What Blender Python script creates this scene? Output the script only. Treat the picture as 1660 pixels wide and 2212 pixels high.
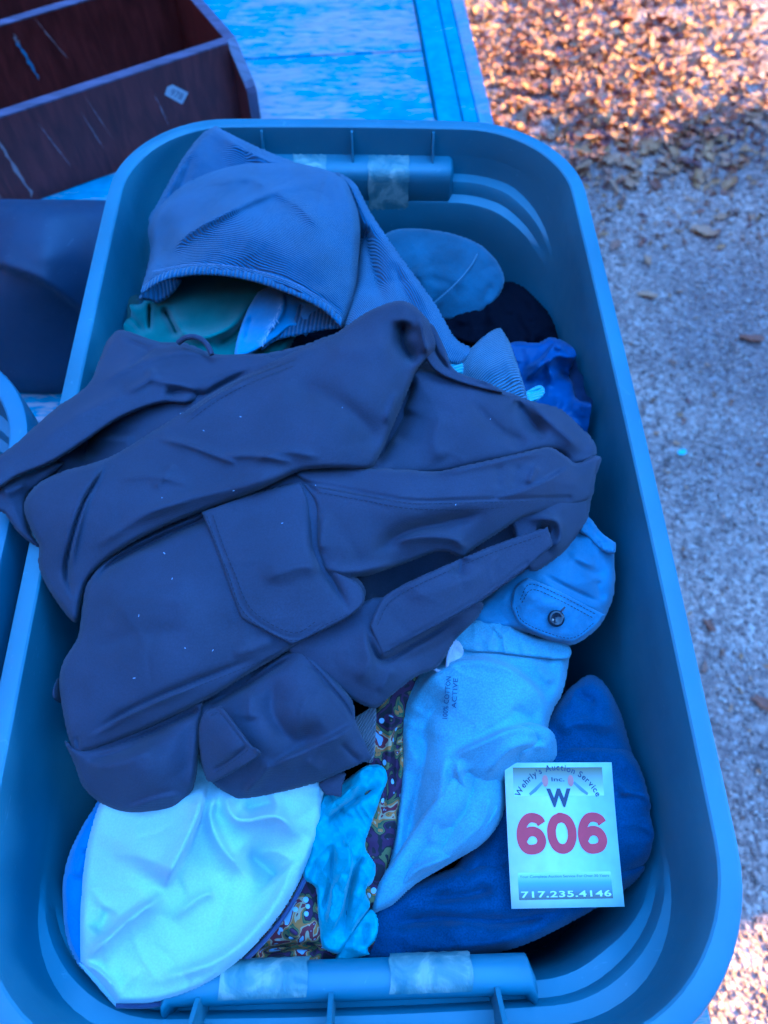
import bpy, math, random
import numpy as np
from mathutils import Vector, Matrix

random.seed(7); RNG = np.random.default_rng(7)
S = bpy.context.scene
COL = S.collection
for o in list(bpy.data.objects): bpy.data.objects.remove(o)

# ------------------------------------------------------------------ camera, sky, sun, exposure
RIM, BED = 1.300, 0.900                 # tote rim and wagon bed above the ground
CZ, PITCH, YAW = 1.797, 61.0, 1.67
cam = bpy.data.objects.new('camera', bpy.data.cameras.new('camera'))
COL.objects.link(cam); S.camera = cam
cam.data.sensor_fit = 'HORIZONTAL'; cam.data.sensor_width = 36.0; cam.data.lens = 36.0
cam.data.clip_start = 0.02; cam.data.clip_end = 400.0
cam.location = (0, 0, CZ)
cam.rotation_euler = (math.radians(90 - PITCH), 0, math.radians(-YAW))
cam.data.dof.use_dof = True; cam.data.dof.focus_distance = 0.52; cam.data.dof.aperture_fstop = 10.0

SUN_DIR = Vector((-1.0, -0.26, -math.tan(math.radians(23.0)) * math.hypot(1, .26))).normalized()
w = bpy.data.worlds.new('World'); S.world = w; w.use_nodes = True
nt = w.node_tree
sky = nt.nodes.new('ShaderNodeTexSky'); sky.sky_type = 'NISHITA'; sky.sun_disc = False
sky.sun_elevation = math.radians(23.0)
sky.sun_rotation = math.atan2(-SUN_DIR.x, -SUN_DIR.y)
sky.altitude = 400; sky.air_density = 1.0; sky.dust_density = 0.2; sky.ozone_density = 8.0
nt.links.new(sky.outputs[0], nt.nodes['Background'].inputs[0])
nt.nodes['Background'].inputs[1].default_value = 0.15
sun = bpy.data.objects.new('sun', bpy.data.lights.new('sun', 'SUN')); COL.objects.link(sun)
sun.data.energy = 2.0; sun.data.angle = math.radians(0.55); sun.data.color = (.64, .335, .09)
sun.rotation_euler = SUN_DIR.to_track_quat('-Z', 'Y').to_euler()
sun.location = (6, 2, 6)
S.view_settings.view_transform = 'Standard'; S.view_settings.look = 'None'
S.view_settings.gamma = 1.0; S.view_settings.use_curve_mapping = False
S.view_settings.exposure = 4.75
S.view_settings.use_white_balance = True
S.view_settings.white_balance_temperature = 5200; S.view_settings.white_balance_tint = -6
S.render.engine = 'CYCLES'; S.cycles.max_bounces = 8; S.cycles.diffuse_bounces = 5

# ------------------------------------------------------------------ helpers
F_PX, CX, CY = 1660.0, 830.0, 1106.0    # survey grid: the photograph drawn 1660 wide
_p, _y = math.radians(PITCH), math.radians(YAW)
FW = np.array([math.sin(_y)*math.cos(_p), math.cos(_y)*math.cos(_p), -math.sin(_p)])
RT = np.array([math.cos(_y), -math.sin(_y), 0.0]); UP = np.cross(RT, FW)
def at(x, y, z):
    """world point at height z that was surveyed at (x, y)"""
    x = np.asarray(x, float); y = np.asarray(y, float); z = np.asarray(z, float)
    d = FW + ((x-CX)/F_PX)[..., None]*RT - ((y-CY)/F_PX)[..., None]*UP
    t = (z-CZ)/d[..., 2]
    return np.array([0, 0, CZ]) + d*t[..., None]

def tag(o, label=None, cat=None, group=None, kind=None):
    for k, v in (('label', label), ('category', cat), ('group', group), ('kind', kind)):
        if v: o[k] = v
    return o
def empty(name, loc, label=None, cat=None, group=None):
    o = bpy.data.objects.new(name, None); COL.objects.link(o)
    o.location = loc; o.empty_display_size = .05
    return tag(o, label, cat, group)
def link(name, me, mat, parent=None, origin=(0, 0, 0)):
    o = bpy.data.objects.new(name, me); COL.objects.link(o)
    if mat is not None and not me.materials: me.materials.append(mat)
    if parent is not None: o.parent = parent
    else: o.location = origin
    return o
def wpos(o):
    v = Vector(o.location)
    while o.parent: o = o.parent; v += Vector(o.location)
    return v
def mesh(name, V, F, smooth=True, sharp=None):
    me = bpy.data.meshes.new(name)
    V = np.asarray(V, np.float32); me.vertices.add(len(V)); me.vertices.foreach_set('co', V.ravel())
    if isinstance(F, np.ndarray):
        n, k = F.shape
        me.loops.add(n*k); me.loops.foreach_set('vertex_index', F.astype(np.int32).ravel())
        me.polygons.add(n); me.polygons.foreach_set('loop_start', np.arange(0, n*k, k, dtype=np.int32))
        me.polygons.foreach_set('loop_total', np.full(n, k, np.int32))
    else:
        tot = np.array([len(f) for f in F], np.int32); idx = np.array([i for f in F for i in f], np.int32)
        me.loops.add(len(idx)); me.loops.foreach_set('vertex_index', idx)
        me.polygons.add(len(F)); me.polygons.foreach_set('loop_start', np.concatenate([[0], np.cumsum(tot)[:-1]]).astype(np.int32))
        me.polygons.foreach_set('loop_total', tot)
    me.update(calc_edges=True); me.validate()
    me.polygons.foreach_set('use_smooth', np.full(len(me.polygons), smooth)); me.update()
    if sharp: me.set_sharp_from_angle(angle=math.radians(sharp))
    return me
def build(name, V, F, mat, parent=None, smooth=True, sharp=None, origin=None):
    V = np.asarray(V, float)
    if parent is not None: V = V - np.array(wpos(parent))
    elif origin is not None: V = V - np.array(origin)
    return link(name, mesh(name, V, F, smooth, sharp), mat, parent, origin or (0, 0, 0))
BOXF = np.array([[0,2,3,1],[4,5,7,6],[0,1,5,4],[2,6,7,3],[0,4,6,2],[1,3,7,5]])
def box_v(lo, hi, M=None):
    V = np.array([[x, y, z] for z in (lo[2], hi[2]) for y in (lo[1], hi[1]) for x in (lo[0], hi[0])], float)
    if M is not None: V = V @ np.array(M)[:3, :3].T + np.array(M)[:3, 3]
    return V
def bevel(o, wd=.002, seg=2):
    m = o.modifiers.new('bevel', 'BEVEL'); m.width = wd; m.segments = seg; m.limit_method = 'ANGLE'; m.angle_limit = math.radians(40)
    return o
def prism(poly, axis_fn, t0, t1):
    """poly 2-D points extruded between t0 and t1, axis_fn(u, v, t) -> xyz"""
    n = len(poly)
    V = [axis_fn(u, v, t0) for u, v in poly] + [axis_fn(u, v, t1) for u, v in poly]
    F = [list(range(n))[::-1], list(range(n, 2*n))] + [[i, (i+1) % n, n+(i+1) % n, n+i] for i in range(n)]
    return V, F

def vnoise(x, y, sc, seed):
    x = np.asarray(x)/sc; y = np.asarray(y)/sc
    r = np.random.default_rng(seed).random((64, 64))*2-1
    xi = np.floor(x).astype(int); yi = np.floor(y).astype(int)
    fx = x-xi; fy = y-yi
    fx = fx*fx*fx*(fx*(fx*6-15)+10); fy = fy*fy*fy*(fy*(fy*6-15)+10)
    g = lambda a, b: r[a % 64, b % 64]
    return (g(xi, yi)*(1-fx)+g(xi+1, yi)*fx)*(1-fy)+(g(xi, yi+1)*(1-fx)+g(xi+1, yi+1)*fx)*fy

# ------------------------------------------------------------------ materials
def nodes(name):
    m = bpy.data.materials.new(name); m.use_nodes = True
    return m, m.node_tree, m.node_tree.nodes['Principled BSDF']
def N(t, kind, **kw):
    n = t.nodes.new('ShaderNode'+kind)
    for k, v in kw.items():
        if k in n.inputs.keys(): n.inputs[k].default_value = v
        else: setattr(n, k, v)
    return n
def ramp(t, fac, stops):
    r = t.nodes.new('ShaderNodeValToRGB')
    while len(r.color_ramp.elements) < len(stops): r.color_ramp.elements.new(.5)
    for e, (p, c) in zip(r.color_ramp.elements, stops): e.position = p; e.color = (*c, 1)
    t.links.new(fac, r.inputs[0]); return r.outputs[0]
def obj_coord(t, rot=0.0, scale=(1, 1, 1)):
    tc = N(t, 'TexCoord'); mp = N(t, 'Mapping')
    mp.inputs['Rotation'].default_value = (0, 0, rot); mp.inputs['Scale'].default_value = scale
    t.links.new(tc.outputs['Object'], mp.inputs[0]); return mp.outputs[0]
def mul(c, f): return tuple(min(1, x*f) for x in c)

def fabric(name, col, weave=2600, wstr=.25, cord=None, rot=0.0, sheen=.25, rough=.85, mott=.18, fuzz=0.0, spec=.35, lump=.12):
    m, t, b = nodes(name); L = t.links.new
    co = obj_coord(t)
    n1 = N(t, 'TexNoise', Scale=26.0, Detail=5.0); L(co, n1.inputs['Vector'])
    c = ramp(t, n1.outputs[0], [(.3, mul(col, 1-mott)), (.7, mul(col, 1+mott))])
    n2 = N(t, 'TexNoise', Scale=900.0, Detail=3.0); L(co, n2.inputs['Vector'])
    mx = N(t, 'Mix', data_type='RGBA', blend_type='MULTIPLY'); mx.inputs[0].default_value = .22 + fuzz*.6
    L(c, mx.inputs[6]); L(ramp(t, n2.outputs[0], [(.3, (.55,)*3), (.7, (1.3,)*3)]), mx.inputs[7])
    L(mx.outputs[2], b.inputs['Base Color'])
    b.inputs['Roughness'].default_value = rough
    b.inputs['Sheen Weight'].default_value = sheen; b.inputs['Sheen Roughness'].default_value = .5
    b.inputs['Specular IOR Level'].default_value = spec
    cr = obj_coord(t, rot)
    w1 = N(t, 'TexWave', Scale=(.31416/cord if cord else weave/6.2832), Distortion=.15 if cord else .6, Detail=1.0); L(cr, w1.inputs['Vector'])
    w1.inputs['Detail Scale'].default_value = .6
    h = w1.outputs[1]
    if cord is None:
        w2 = N(t, 'TexWave', bands_direction='Y', Scale=weave/6.2832, Distortion=.6); L(cr, w2.inputs['Vector'])
        a = N(t, 'Math', operation='ADD'); L(w1.outputs[1], a.inputs[0]); L(w2.outputs[1], a.inputs[1]); h = a.outputs[0]
    a2 = N(t, 'Math', operation='MULTIPLY_ADD'); L(n2.outputs[0], a2.inputs[0]); a2.inputs[1].default_value = .6+fuzz*4; L(h, a2.inputs[2])
    bp = N(t, 'Bump', Strength=wstr, Distance=.0006 if cord is None else .0016); L(a2.outputs[0], bp.inputs['Height'])
    n3 = N(t, 'TexNoise', Scale=75.0, Detail=4.0); L(co, n3.inputs['Vector'])
    b2 = N(t, 'Bump', Strength=lump, Distance=.004); L(n3.outputs[0], b2.inputs['Height']); L(bp.outputs[0], b2.inputs['Normal'])
    L(b2.outputs[0], b.inputs['Normal'])
    if cord:
        m2 = N(t, 'Mix', data_type='RGBA', blend_type='MULTIPLY'); m2.inputs[0].default_value = .55
        L(mx.outputs[2], m2.inputs[6]); L(ramp(t, w1.outputs[1], [(.1, (.45,)*3), (.6, (1.1,)*3)]), m2.inputs[7])
        L(m2.outputs[2], b.inputs['Base Color'])
    return m

def plastic(name, col, rough=.42):
    m, t, b = nodes(name); L = t.links.new
    co = obj_coord(t)
    n1 = N(t, 'TexNoise', Scale=9.0, Detail=6.0); L(co, n1.inputs['Vector'])
    sc1 = N(t, 'TexNoise', Scale=38.0, Detail=9.0, Distortion=2.5); L(obj_coord(t, .5, (1, 1, 5)), sc1.inputs['Vector'])
    base_ = ramp(t, n1.outputs[0], [(.3, mul(col, .86)), (.75, mul(col, 1.14))])
    mxs = N(t, 'Mix', data_type='RGBA'); L(ramp(t, sc1.outputs[0], [(.66, (0,)*3), (.74, (.35,)*3)]), mxs.inputs[0]); L(base_, mxs.inputs[6]); mxs.inputs[7].default_value = (*[min(1, c*1.3+.10) for c in col], 1)
    L(mxs.outputs[2], b.inputs['Base Color'])
    n2 = N(t, 'TexNoise', Scale=60.0, Detail=8.0); L(co, n2.inputs['Vector'])
    r = N(t, 'MapRange'); r.inputs['To Min'].default_value = rough-.08; r.inputs['To Max'].default_value = rough+.16
    L(n2.outputs[0], r.inputs[0]); L(r.outputs[0], b.inputs['Roughness'])
    n3 = N(t, 'TexNoise', Scale=1800.0, Detail=2.0); L(co, n3.inputs['Vector'])
    bp = N(t, 'Bump', Strength=.12, Distance=.0005); L(n3.outputs[0], bp.inputs['Height']); L(bp.outputs[0], b.inputs['Normal'])
    return m
def flat(name, col, rough=.6):
    m, t, b = nodes(name); L = t.links.new
    n1 = N(t, 'TexNoise', Scale=120.0, Detail=3.0); L(obj_coord(t), n1.inputs['Vector'])
    L(ramp(t, n1.outputs[0], [(.3, mul(col, .93)), (.7, mul(col, 1.05))]), b.inputs['Base Color'])
    b.inputs['Roughness'].default_value = rough
    return m

def painted_wood(name, paint, wood, wear=.5, rot=0.0, stretch=(1, 9, 1), sc=5.0):
    m, t, b = nodes(name); L = t.links.new
    co = obj_coord(t, rot); cs = obj_coord(t, rot, stretch)
    grain = N(t, 'TexNoise', Scale=sc*4, Detail=9.0, Distortion=1.6); L(cs, grain.inputs['Vector'])
    big = N(t, 'TexNoise', Scale=sc, Detail=6.0, Distortion=.8); L(obj_coord(t, rot, (1, 2.4, 1)), big.inputs['Vector'])
    a = N(t, 'Math', operation='MULTIPLY_ADD'); a.inputs[1].default_value = 1.3
    L(grain.outputs[0], a.inputs[0]); L(big.outputs[0], a.inputs[2])
    hf_ = N(t, 'Math', operation='MULTIPLY'); hf_.inputs[1].default_value = .5; L(a.outputs[0], hf_.inputs[0])
    mask = ramp(t, hf_.outputs[0], [(wear+.055, (0,)*3), (wear+.085, (1,)*3)])
    wd = ramp(t, grain.outputs[0], [(.3, mul(wood, .6)), (.5, wood), (.7, mul(wood, 1.25))])
    pn = N(t, 'TexNoise', Scale=40.0, Detail=5.0); L(co, pn.inputs['Vector'])
    pc = ramp(t, pn.outputs[0], [(.3, mul(paint, .8)), (.7, mul(paint, 1.15))])
    mx = N(t, 'Mix', data_type='RGBA'); L(mask, mx.inputs[0]); L(pc, mx.inputs[6]); L(wd, mx.inputs[7])
    L(mx.outputs[2], b.inputs['Base Color'])
    b.inputs['Roughness'].default_value = .65
    iv = N(t, 'Math', operation='MULTIPLY_ADD'); iv.inputs[1].default_value = -.8; L(mask, iv.inputs[0]); L(grain.outputs[0], iv.inputs[2])
    bp = N(t, 'Bump', Strength=.5, Distance=.0015); L(iv.outputs[0], bp.inputs['Height']); L(bp.outputs[0], b.inputs['Normal'])
    return m
def varnish(name, col):
    m, t, b = nodes(name); L = t.links.new
    cs = obj_coord(t, 0.51, (1, 10, 1))
    g = N(t, 'TexNoise', Scale=14.0, Detail=8.0, Distortion=.6); L(cs, g.inputs['Vector'])
    L(ramp(t, g.outputs[0], [(.3, mul(col, .55)), (.55, col), (.75, mul(col, 1.5))]), b.inputs['Base Color'])
    b.inputs['Roughness'].default_value = .38
    return m

M = {}
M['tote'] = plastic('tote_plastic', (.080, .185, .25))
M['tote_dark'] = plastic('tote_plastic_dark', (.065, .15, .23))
m, t, b = nodes('masking_tape_paper'); L = t.links.new
n1 = N(t, 'TexNoise', Scale=55.0, Detail=6.0, Distortion=.8); L(obj_coord(t), n1.inputs['Vector'])
n2 = N(t, 'TexNoise', Scale=420.0, Detail=3.0); L(obj_coord(t, .4, (1, .25, 1)), n2.inputs['Vector'])
L(ramp(t, n1.outputs[0], [(.35, (.09, .19, .22)), (.52, (.17, .27, .27)), (.62, (.30, .38, .36))]), b.inputs['Base Color']); b.inputs['Roughness'].default_value = .6
bp = N(t, 'Bump', Strength=.6, Distance=.0012); L(n2.outputs[0], bp.inputs['Height']); L(bp.outputs[0], b.inputs['Normal'])
M['tape'] = m
M['cargo'] = fabric('cargo_twill', (.031, .036, .070), weave=3000, wstr=.28, rough=.82, spec=.5, sheen=.06, lump=.04, mott=.14, fuzz=.25)
M['cargo_in'] = fabric('herringbone', (.10, .10, .12), cord=.0016, wstr=.8, rot=.6)
M['stitch'] = fabric('dark_stitch_thread', (.012, .014, .030))
M['palestitch'] = fabric('pale_stitch_thread', (.16, .22, .36))
M['thread'] = fabric('sewing_thread', (.035, .035, .06))
M['cord'] = fabric('slate_corduroy', (.055, .145, .285), cord=.0015, wstr=.9, rot=-1.1)
M['cord_leg'] = fabric('slate_corduroy_leg', (.055, .145, .285), cord=.0015, wstr=.9, rot=-.40)
M['cord_hem'] = fabric('slate_corduroy_hem', (.046, .12, .235), cord=.0036, wstr=.9, rot=.1)
M['green'] = fabric('teal_twill', (.030, .135, .115), weave=3200, wstr=.15)
M['denim'] = fabric('pale_denim', (.085, .24, .43), weave=2200, wstr=.4)
M['fray'] = fabric('frayed_thread', (.40, .48, .62))
M['suede'] = fabric('slate_suede', (.036, .085, .135), weave=3000, wstr=.1, fuzz=.3, mott=.3)
M['suede_seam'] = fabric('suede_seam_thread', (.13, .2, .27))
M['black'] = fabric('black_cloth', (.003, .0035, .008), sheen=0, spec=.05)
M['cordlight'] = fabric('light_corduroy', (.085, .17, .28), cord=.0019, wstr=.9, rot=1.0)
M['aqua'] = fabric('aqua_knit', (.20, .50, .60), cord=.003, wstr=.9, rot=1.2)
M['nylon'] = fabric('royal_nylon', (.018, .055, .18), weave=3600, wstr=.1, sheen=.1, rough=.55)
M['shorts'] = fabric('grey_blue_poplin', (.085, .19, .32), weave=2600, wstr=.25)
M['sweat'] = fabric('pale_blue_fleece', (.17, .33, .43), weave=4500, wstr=.3, fuzz=.5)
M['sweat_in'] = fabric('pale_lavender_binding', (.42, .42, .52), weave=2000, wstr=.3)
M['navy'] = fabric('navy_fleece', (.020, .060, .145), weave=5200, wstr=.3, fuzz=.9, sheen=.1, spec=.05, rough=1.0)
M['turq'] = fabric('turquoise_crinkle', (.06, .34, .42), weave=2400, wstr=.3)
M['cap'] = fabric('white_cap_cotton', (.42, .55, .56), weave=4200, wstr=.1, mott=.04)
M['piping'] = fabric('navy_piping', (.06, .07, .16))
M['bluecloth'] = fabric('bright_blue_cotton', (.035, .16, .40), weave=2800, wstr=.2)
M['bag'] = plastic('dark_blue_vinyl', (.018, .035, .075), .6)
M['button'] = flat('button_black', (.012, .018, .03), .25)
M['wine'] = varnish('wine_stained_wood', (.125, .022, .018))
M['wine_edge_lit'] = varnish('wine_stained_edge_lit', (.125, .10, .155))  # sky light painted in: paler, bluer copy of the wine wood
M['scratch'] = flat('scratched_bare_wood', (.36, .27, .27), .7)
M['bluescratch'] = flat('blue_paint_smear', (.10, .30, .50), .7)
M['sticker'] = flat('price_sticker', (.55, .56, .58), .6)
M['ink'] = flat('pen_ink', (.16, .16, .22), .6)
M['ply'] = painted_wood('worn_blue_plywood', (.03, .26, .40), (.36, .31, .34), wear=.50, rot=0.05, stretch=(1.2, 12, 1), sc=4.0)
M['rail'] = painted_wood('worn_blue_rail', (.035, .28, .42), (.22, .30, .34), wear=.60, rot=math.pi/2+.05, stretch=(1, 9, 1), sc=7.0)
M['plank'] = painted_wood('grey_plank', (.16, .30, .45), (.30, .29, .33), wear=.5, rot=math.pi/2+.05, sc=9.0)
M['barewood'] = painted_wood('brown_board', (.20, .09, .05), (.26, .13, .08), wear=.5, rot=math.pi/2, sc=9.0)
M['card'] = flat('white_card', (.58, .74, .66), .5)
M['metal'] = flat('rusty_steel', (.08, .06, .05), .7)
M['rubber'] = flat('tyre_rubber', (.02, .02, .02), .8)
M['shed'] = painted_wood('shed_boards', (.25, .24, .22), (.3, .25, .2), wear=.4, rot=0)
M['shedroof'] = flat('shed_roof', (.12, .11, .11), .8)

# gravel ground
m, t, b = nodes('gravel_ground'); L = t.links.new
co = obj_coord(t)
v = N(t, 'TexVoronoi', Scale=95.0); L(co, v.inputs['Vector'])
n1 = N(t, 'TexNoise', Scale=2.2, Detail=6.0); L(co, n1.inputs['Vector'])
n2 = N(t, 'TexNoise', Scale=160.0, Detail=4.0); L(co, n2.inputs['Vector'])
sep = N(t, 'SeparateColor'); L(v.outputs['Color'], sep.inputs[0])
cA = ramp(t, sep.outputs[0], [(.0, (.22, .14, .12)), (.45, (.44, .29, .24)), (.8, (.55, .38, .31)), (1, (.68, .52, .45))])
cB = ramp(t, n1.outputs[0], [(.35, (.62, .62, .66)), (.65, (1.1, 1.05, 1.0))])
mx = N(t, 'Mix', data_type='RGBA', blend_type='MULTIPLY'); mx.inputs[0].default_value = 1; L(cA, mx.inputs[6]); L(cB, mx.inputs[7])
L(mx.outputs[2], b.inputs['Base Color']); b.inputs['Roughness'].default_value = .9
ad = N(t, 'Math', operation='MULTIPLY_ADD'); ad.inputs[1].default_value = .4; L(n2.outputs[0], ad.inputs[0])
iv = N(t, 'Math', operation='SUBTRACT'); iv.inputs[0].default_value = 1; L(v.outputs['Distance'], iv.inputs[1]); L(iv.outputs[0], ad.inputs[2])
bp = N(t, 'Bump', Strength=.9, Distance=.006); L(ad.outputs[0], bp.inputs['Height']); L(bp.outputs[0], b.inputs['Normal'])
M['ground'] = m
m, t, b = nodes('gravel_stone'); L = t.links.new
v = N(t, 'TexVoronoi', Scale=70.0); L(obj_coord(t), v.inputs['Vector'])
sep = N(t, 'SeparateColor'); L(v.outputs['Color'], sep.inputs[0])
L(ramp(t, sep.outputs[0], [(.0, (.20, .13, .11)), (.4, (.45, .30, .25)), (.8, (.57, .40, .33)), (1, (.70, .56, .48))]), b.inputs['Base Color'])
b.inputs['Roughness'].default_value = .85
M['stone'] = m
LEAFC = [(.47, .21, .08), (.38, .165, .075), (.29, .095, .05), (.53, .25, .13), (.16, .045, .04), (.35, .15, .09)]
for i, c in enumerate(LEAFC):
    m, t, b = nodes('dry_leaf_%s' % ['gold', 'tan', 'russet', 'straw', 'maroon', 'brown'][i]); L = t.links.new
    n1 = N(t, 'TexNoise', Scale=45.0, Detail=5.0); L(obj_coord(t), n1.inputs['Vector'])
    L(ramp(t, n1.outputs[0], [(.3, mul(c, .65)), (.7, mul(c, 1.2))]), b.inputs['Base Color'])
    b.inputs['Roughness'].default_value = .6
    M['leaf%d' % i] = m

M['leaf6'] = flat('aqua_paper', (.25, .60, .66), .6)
# floral print
m, t, b = nodes('floral_print'); L = t.links.new
co = obj_coord(t)
big = N(t, 'TexNoise', Scale=30.0, Detail=1.5, Distortion=1.5); L(co, big.inputs['Vector'])
big.inputs['Scale'].default_value = 46.0
ca = ramp(t, big.outputs[0], [(.30, (.012, .008, .014)), (.40, (.05, .012, .05)), (.47, (.012, .01, .016)), (.50, (.13, .13, .045)), (.54, (.04, .10, .05)), (.57, (.42, .16, .035)), (.61, (.40, .33, .20)), (.64, (.16, .02, .03)), (.69, (.30, .40, .52))])
ca.node.color_ramp.interpolation = 'CONSTANT'
vd = N(t, 'TexVoronoi', Scale=130.0); vd.inputs['Randomness'].default_value = .8; L(co, vd.inputs['Vector'])
dm = ramp(t, vd.outputs['Distance'], [(.22, (1,)*3), (.27, (0,)*3)])
reg = N(t, 'TexNoise', Scale=22.0, Detail=0.0); L(co, reg.inputs['Vector'])
rm = ramp(t, reg.outputs[0], [(.50, (0,)*3), (.53, (1,)*3)])
mm = N(t, 'Math', operation='MULTIPLY'); L(dm, mm.inputs[0]); L(rm, mm.inputs[1])
mx = N(t, 'Mix', data_type='RGBA'); L(mm.outputs[0], mx.inputs[0]); L(ca, mx.inputs[6]); mx.inputs[7].default_value = (.42, .55, .68, 1)
L(mx.outputs[2], b.inputs['Base Color']); b.inputs['Roughness'].default_value = .8
M['floral'] = m
# printed panels on the lot tag: ink density runs down the panel
def print_panel(name, stops):
    m, t, b = nodes(name)
    tc = N(t, 'TexCoord'); sp = N(t, 'SeparateXYZ'); t.links.new(tc.outputs['UV'], sp.inputs[0])
    t.links.new(ramp(t, sp.outputs[1], stops), b.inputs['Base Color']); b.inputs['Roughness'].default_value = .45
    return m
M['tag_top'] = print_panel('tag_header_print', [(0, (.58, .74, .66)), (.4, (.34, .44, .38)), (1, (.15, .13, .05))])
M['tag_bot'] = print_panel('tag_footer_print', [(0, (.12, .12, .09)), (.22, (.13, .18, .17)), (.6, (.20, .36, .42)), (1, (.56, .73, .66))])
M['tag_dark'] = flat('tag_dark_ink', (.035, .045, .09), .5)
M['tag_red'] = flat('tag_red_ink', (.58, .028, .05), .5)
M['tag_pink'] = flat('tag_gavel_ink', (.55, .20, .17), .5)
M['tag_grey'] = flat('tag_grey_ink', (.16, .24, .28), .5)
M['tag_white'] = flat('tag_white_ink', (.72, .84, .84), .5)
M['print'] = flat('garment_print_ink', (.05, .09, .20), .8)

# ------------------------------------------------------------------ ground
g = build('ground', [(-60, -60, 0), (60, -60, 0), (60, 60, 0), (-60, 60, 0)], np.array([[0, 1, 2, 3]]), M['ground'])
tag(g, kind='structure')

# ------------------------------------------------------------------ wagon
WR = math.radians(3.06)
wx0 = Vector((.3095, 0, 0))                       # outer right edge at y = 0
WM = Matrix.Translation(wx0) @ Matrix.Rotation(WR, 4, 'Z')
def WP(x, y, z): return np.array(WM @ Vector((x, y, z)))
wagon = empty('flat_wagon', (-.5, .9, 0), 'flat wooden wagon with worn blue painted plywood bed', 'wagon')
Y0, Y1, XL = -1.1, 3.2, -1.55
ply_z = BED
sheet_y = [Y0, 0.32, 1.56, 2.78, Y1]
for a, c in zip(sheet_y[:-1], sheet_y[1:]):
    o = build('plywood_sheet', box_v((XL, a+.0025, BED-.018), (-.104, c-.0025, BED), WM), BOXF, M['ply'], wagon, False); bevel(o, .0015, 1)
for a, c in ((Y0, 0.03), (.036, Y1)):
    pass
o = build('rail_board', box_v((-.102, Y0, BED-.05), (-.058, Y1, BED+.014), WM), BOXF, M['rail'], wagon, False); bevel(o, .003)
o = build('rail_board', box_v((-.054, Y0, BED-.05), (-.030, .70, BED+.004), WM), BOXF, M['barewood'], wagon, False); bevel(o, .002)
o = build('rail_board', box_v((-.0555, .703, BED-.05), (-.0285, Y1, BED+.0125), WM), BOXF, M['rail'], wagon, False); bevel(o, .003)
o = build('rail_board', box_v((-.056+.029, Y0, BED-.05), (0, Y1, BED+.011), WM), BOXF, M['plank'], wagon, False); bevel(o, .003)
for y in (Y0+.05, 1.0, Y1-.12):
    build('cross_beam', box_v((XL+.02, y, BED-.11), (-.03, y+.07, BED-.0185), WM), BOXF, M['barewood'], wagon, False)
for x in (-1.2, -.4):
    build('frame_beam', box_v((x, Y0+.1, BED-.20), (x+.08, Y1-.1, BED-.111), WM), BOXF, M['metal'], wagon, False)
for y in (-.6, 2.7):
    build('axle', box_v((-1.35, y-.03, .30), (-.2, y+.03, .36), WM), BOXF, M['metal'], wagon, False)
    build('axle_post', box_v((-.85, y-.05, .355), (-.75, y+.05, BED-.19), WM), BOXF, M['metal'], wagon, False)
    for x in (-1.42, -.2):
        V = []; Fc = []; n = 28; prof = [(.12, -.05), (.30, -.075), (.33, -.04), (.33, .04), (.30, .075), (.12, .05)]
        for k in range(n):
            a = 2*math.pi*k/n
            V += [WP(x+q, y+r*math.cos(a), .33+r*math.sin(a)) for r, q in prof]
        for k in range(n):
            for j in range(6):
                Fc.append([k*6+j, k*6+(j+1) % 6, ((k+1) % n)*6+(j+1) % 6, ((k+1) % n)*6+j])
        wh = build('wheel', V, Fc, M['rubber'], wagon)
        V, Fc = prism([(.125*math.cos(2*math.pi*k/20), .125*math.sin(2*math.pi*k/20)) for k in range(20)], lambda u, v, tt: WP(x+tt, y+u, .33+v), -.045, .045)
        build('rim', V, Fc, M['metal'], wh, False)

# ------------------------------------------------------------------ unseen shed added on the right to shade the wagon
shed = empty('shade_shed', (3.55, 1.92, 0), 'small grey board shed with pitched roof right of the wagon', 'shed')
sx0, sx1, sy0, sy1, sh = 2.6, 4.5, .97, 2.87, 2.75
nb_ = 12
for side in range(4):
    for k in range(nb_):
        a, c = k/nb_, (k+1)/nb_-.003
        if side == 0: bb = ((sx0+(sx1-sx0)*a, sy0, 0), (sx0+(sx1-sx0)*c, sy0+.02, sh))
        elif side == 1: bb = ((sx0+(sx1-sx0)*a, sy1-.02, 0), (sx0+(sx1-sx0)*c, sy1, sh))
        elif side == 2: bb = ((sx0, sy0+.022+(sy1-sy0-.044)*a, 0), (sx0+.02, sy0+.022+(sy1-sy0-.044)*c, sh))
        else: bb = ((sx1-.02, sy0+.022+(sy1-sy0-.044)*a, 0), (sx1, sy0+.022+(sy1-sy0-.044)*c, sh))
        build('wall_board', box_v(*bb), BOXF, M['shed'], shed, False)
V, Fc = prism([(sx0-.05, sh+.002), (sx1+.05, sh+.002), ((sx0+sx1)/2, sh+.75)], lambda u, v, tt: (u, tt, v), sy0, sy1)
build('roof', V, Fc, M['shedroof'], shed, False)

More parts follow.
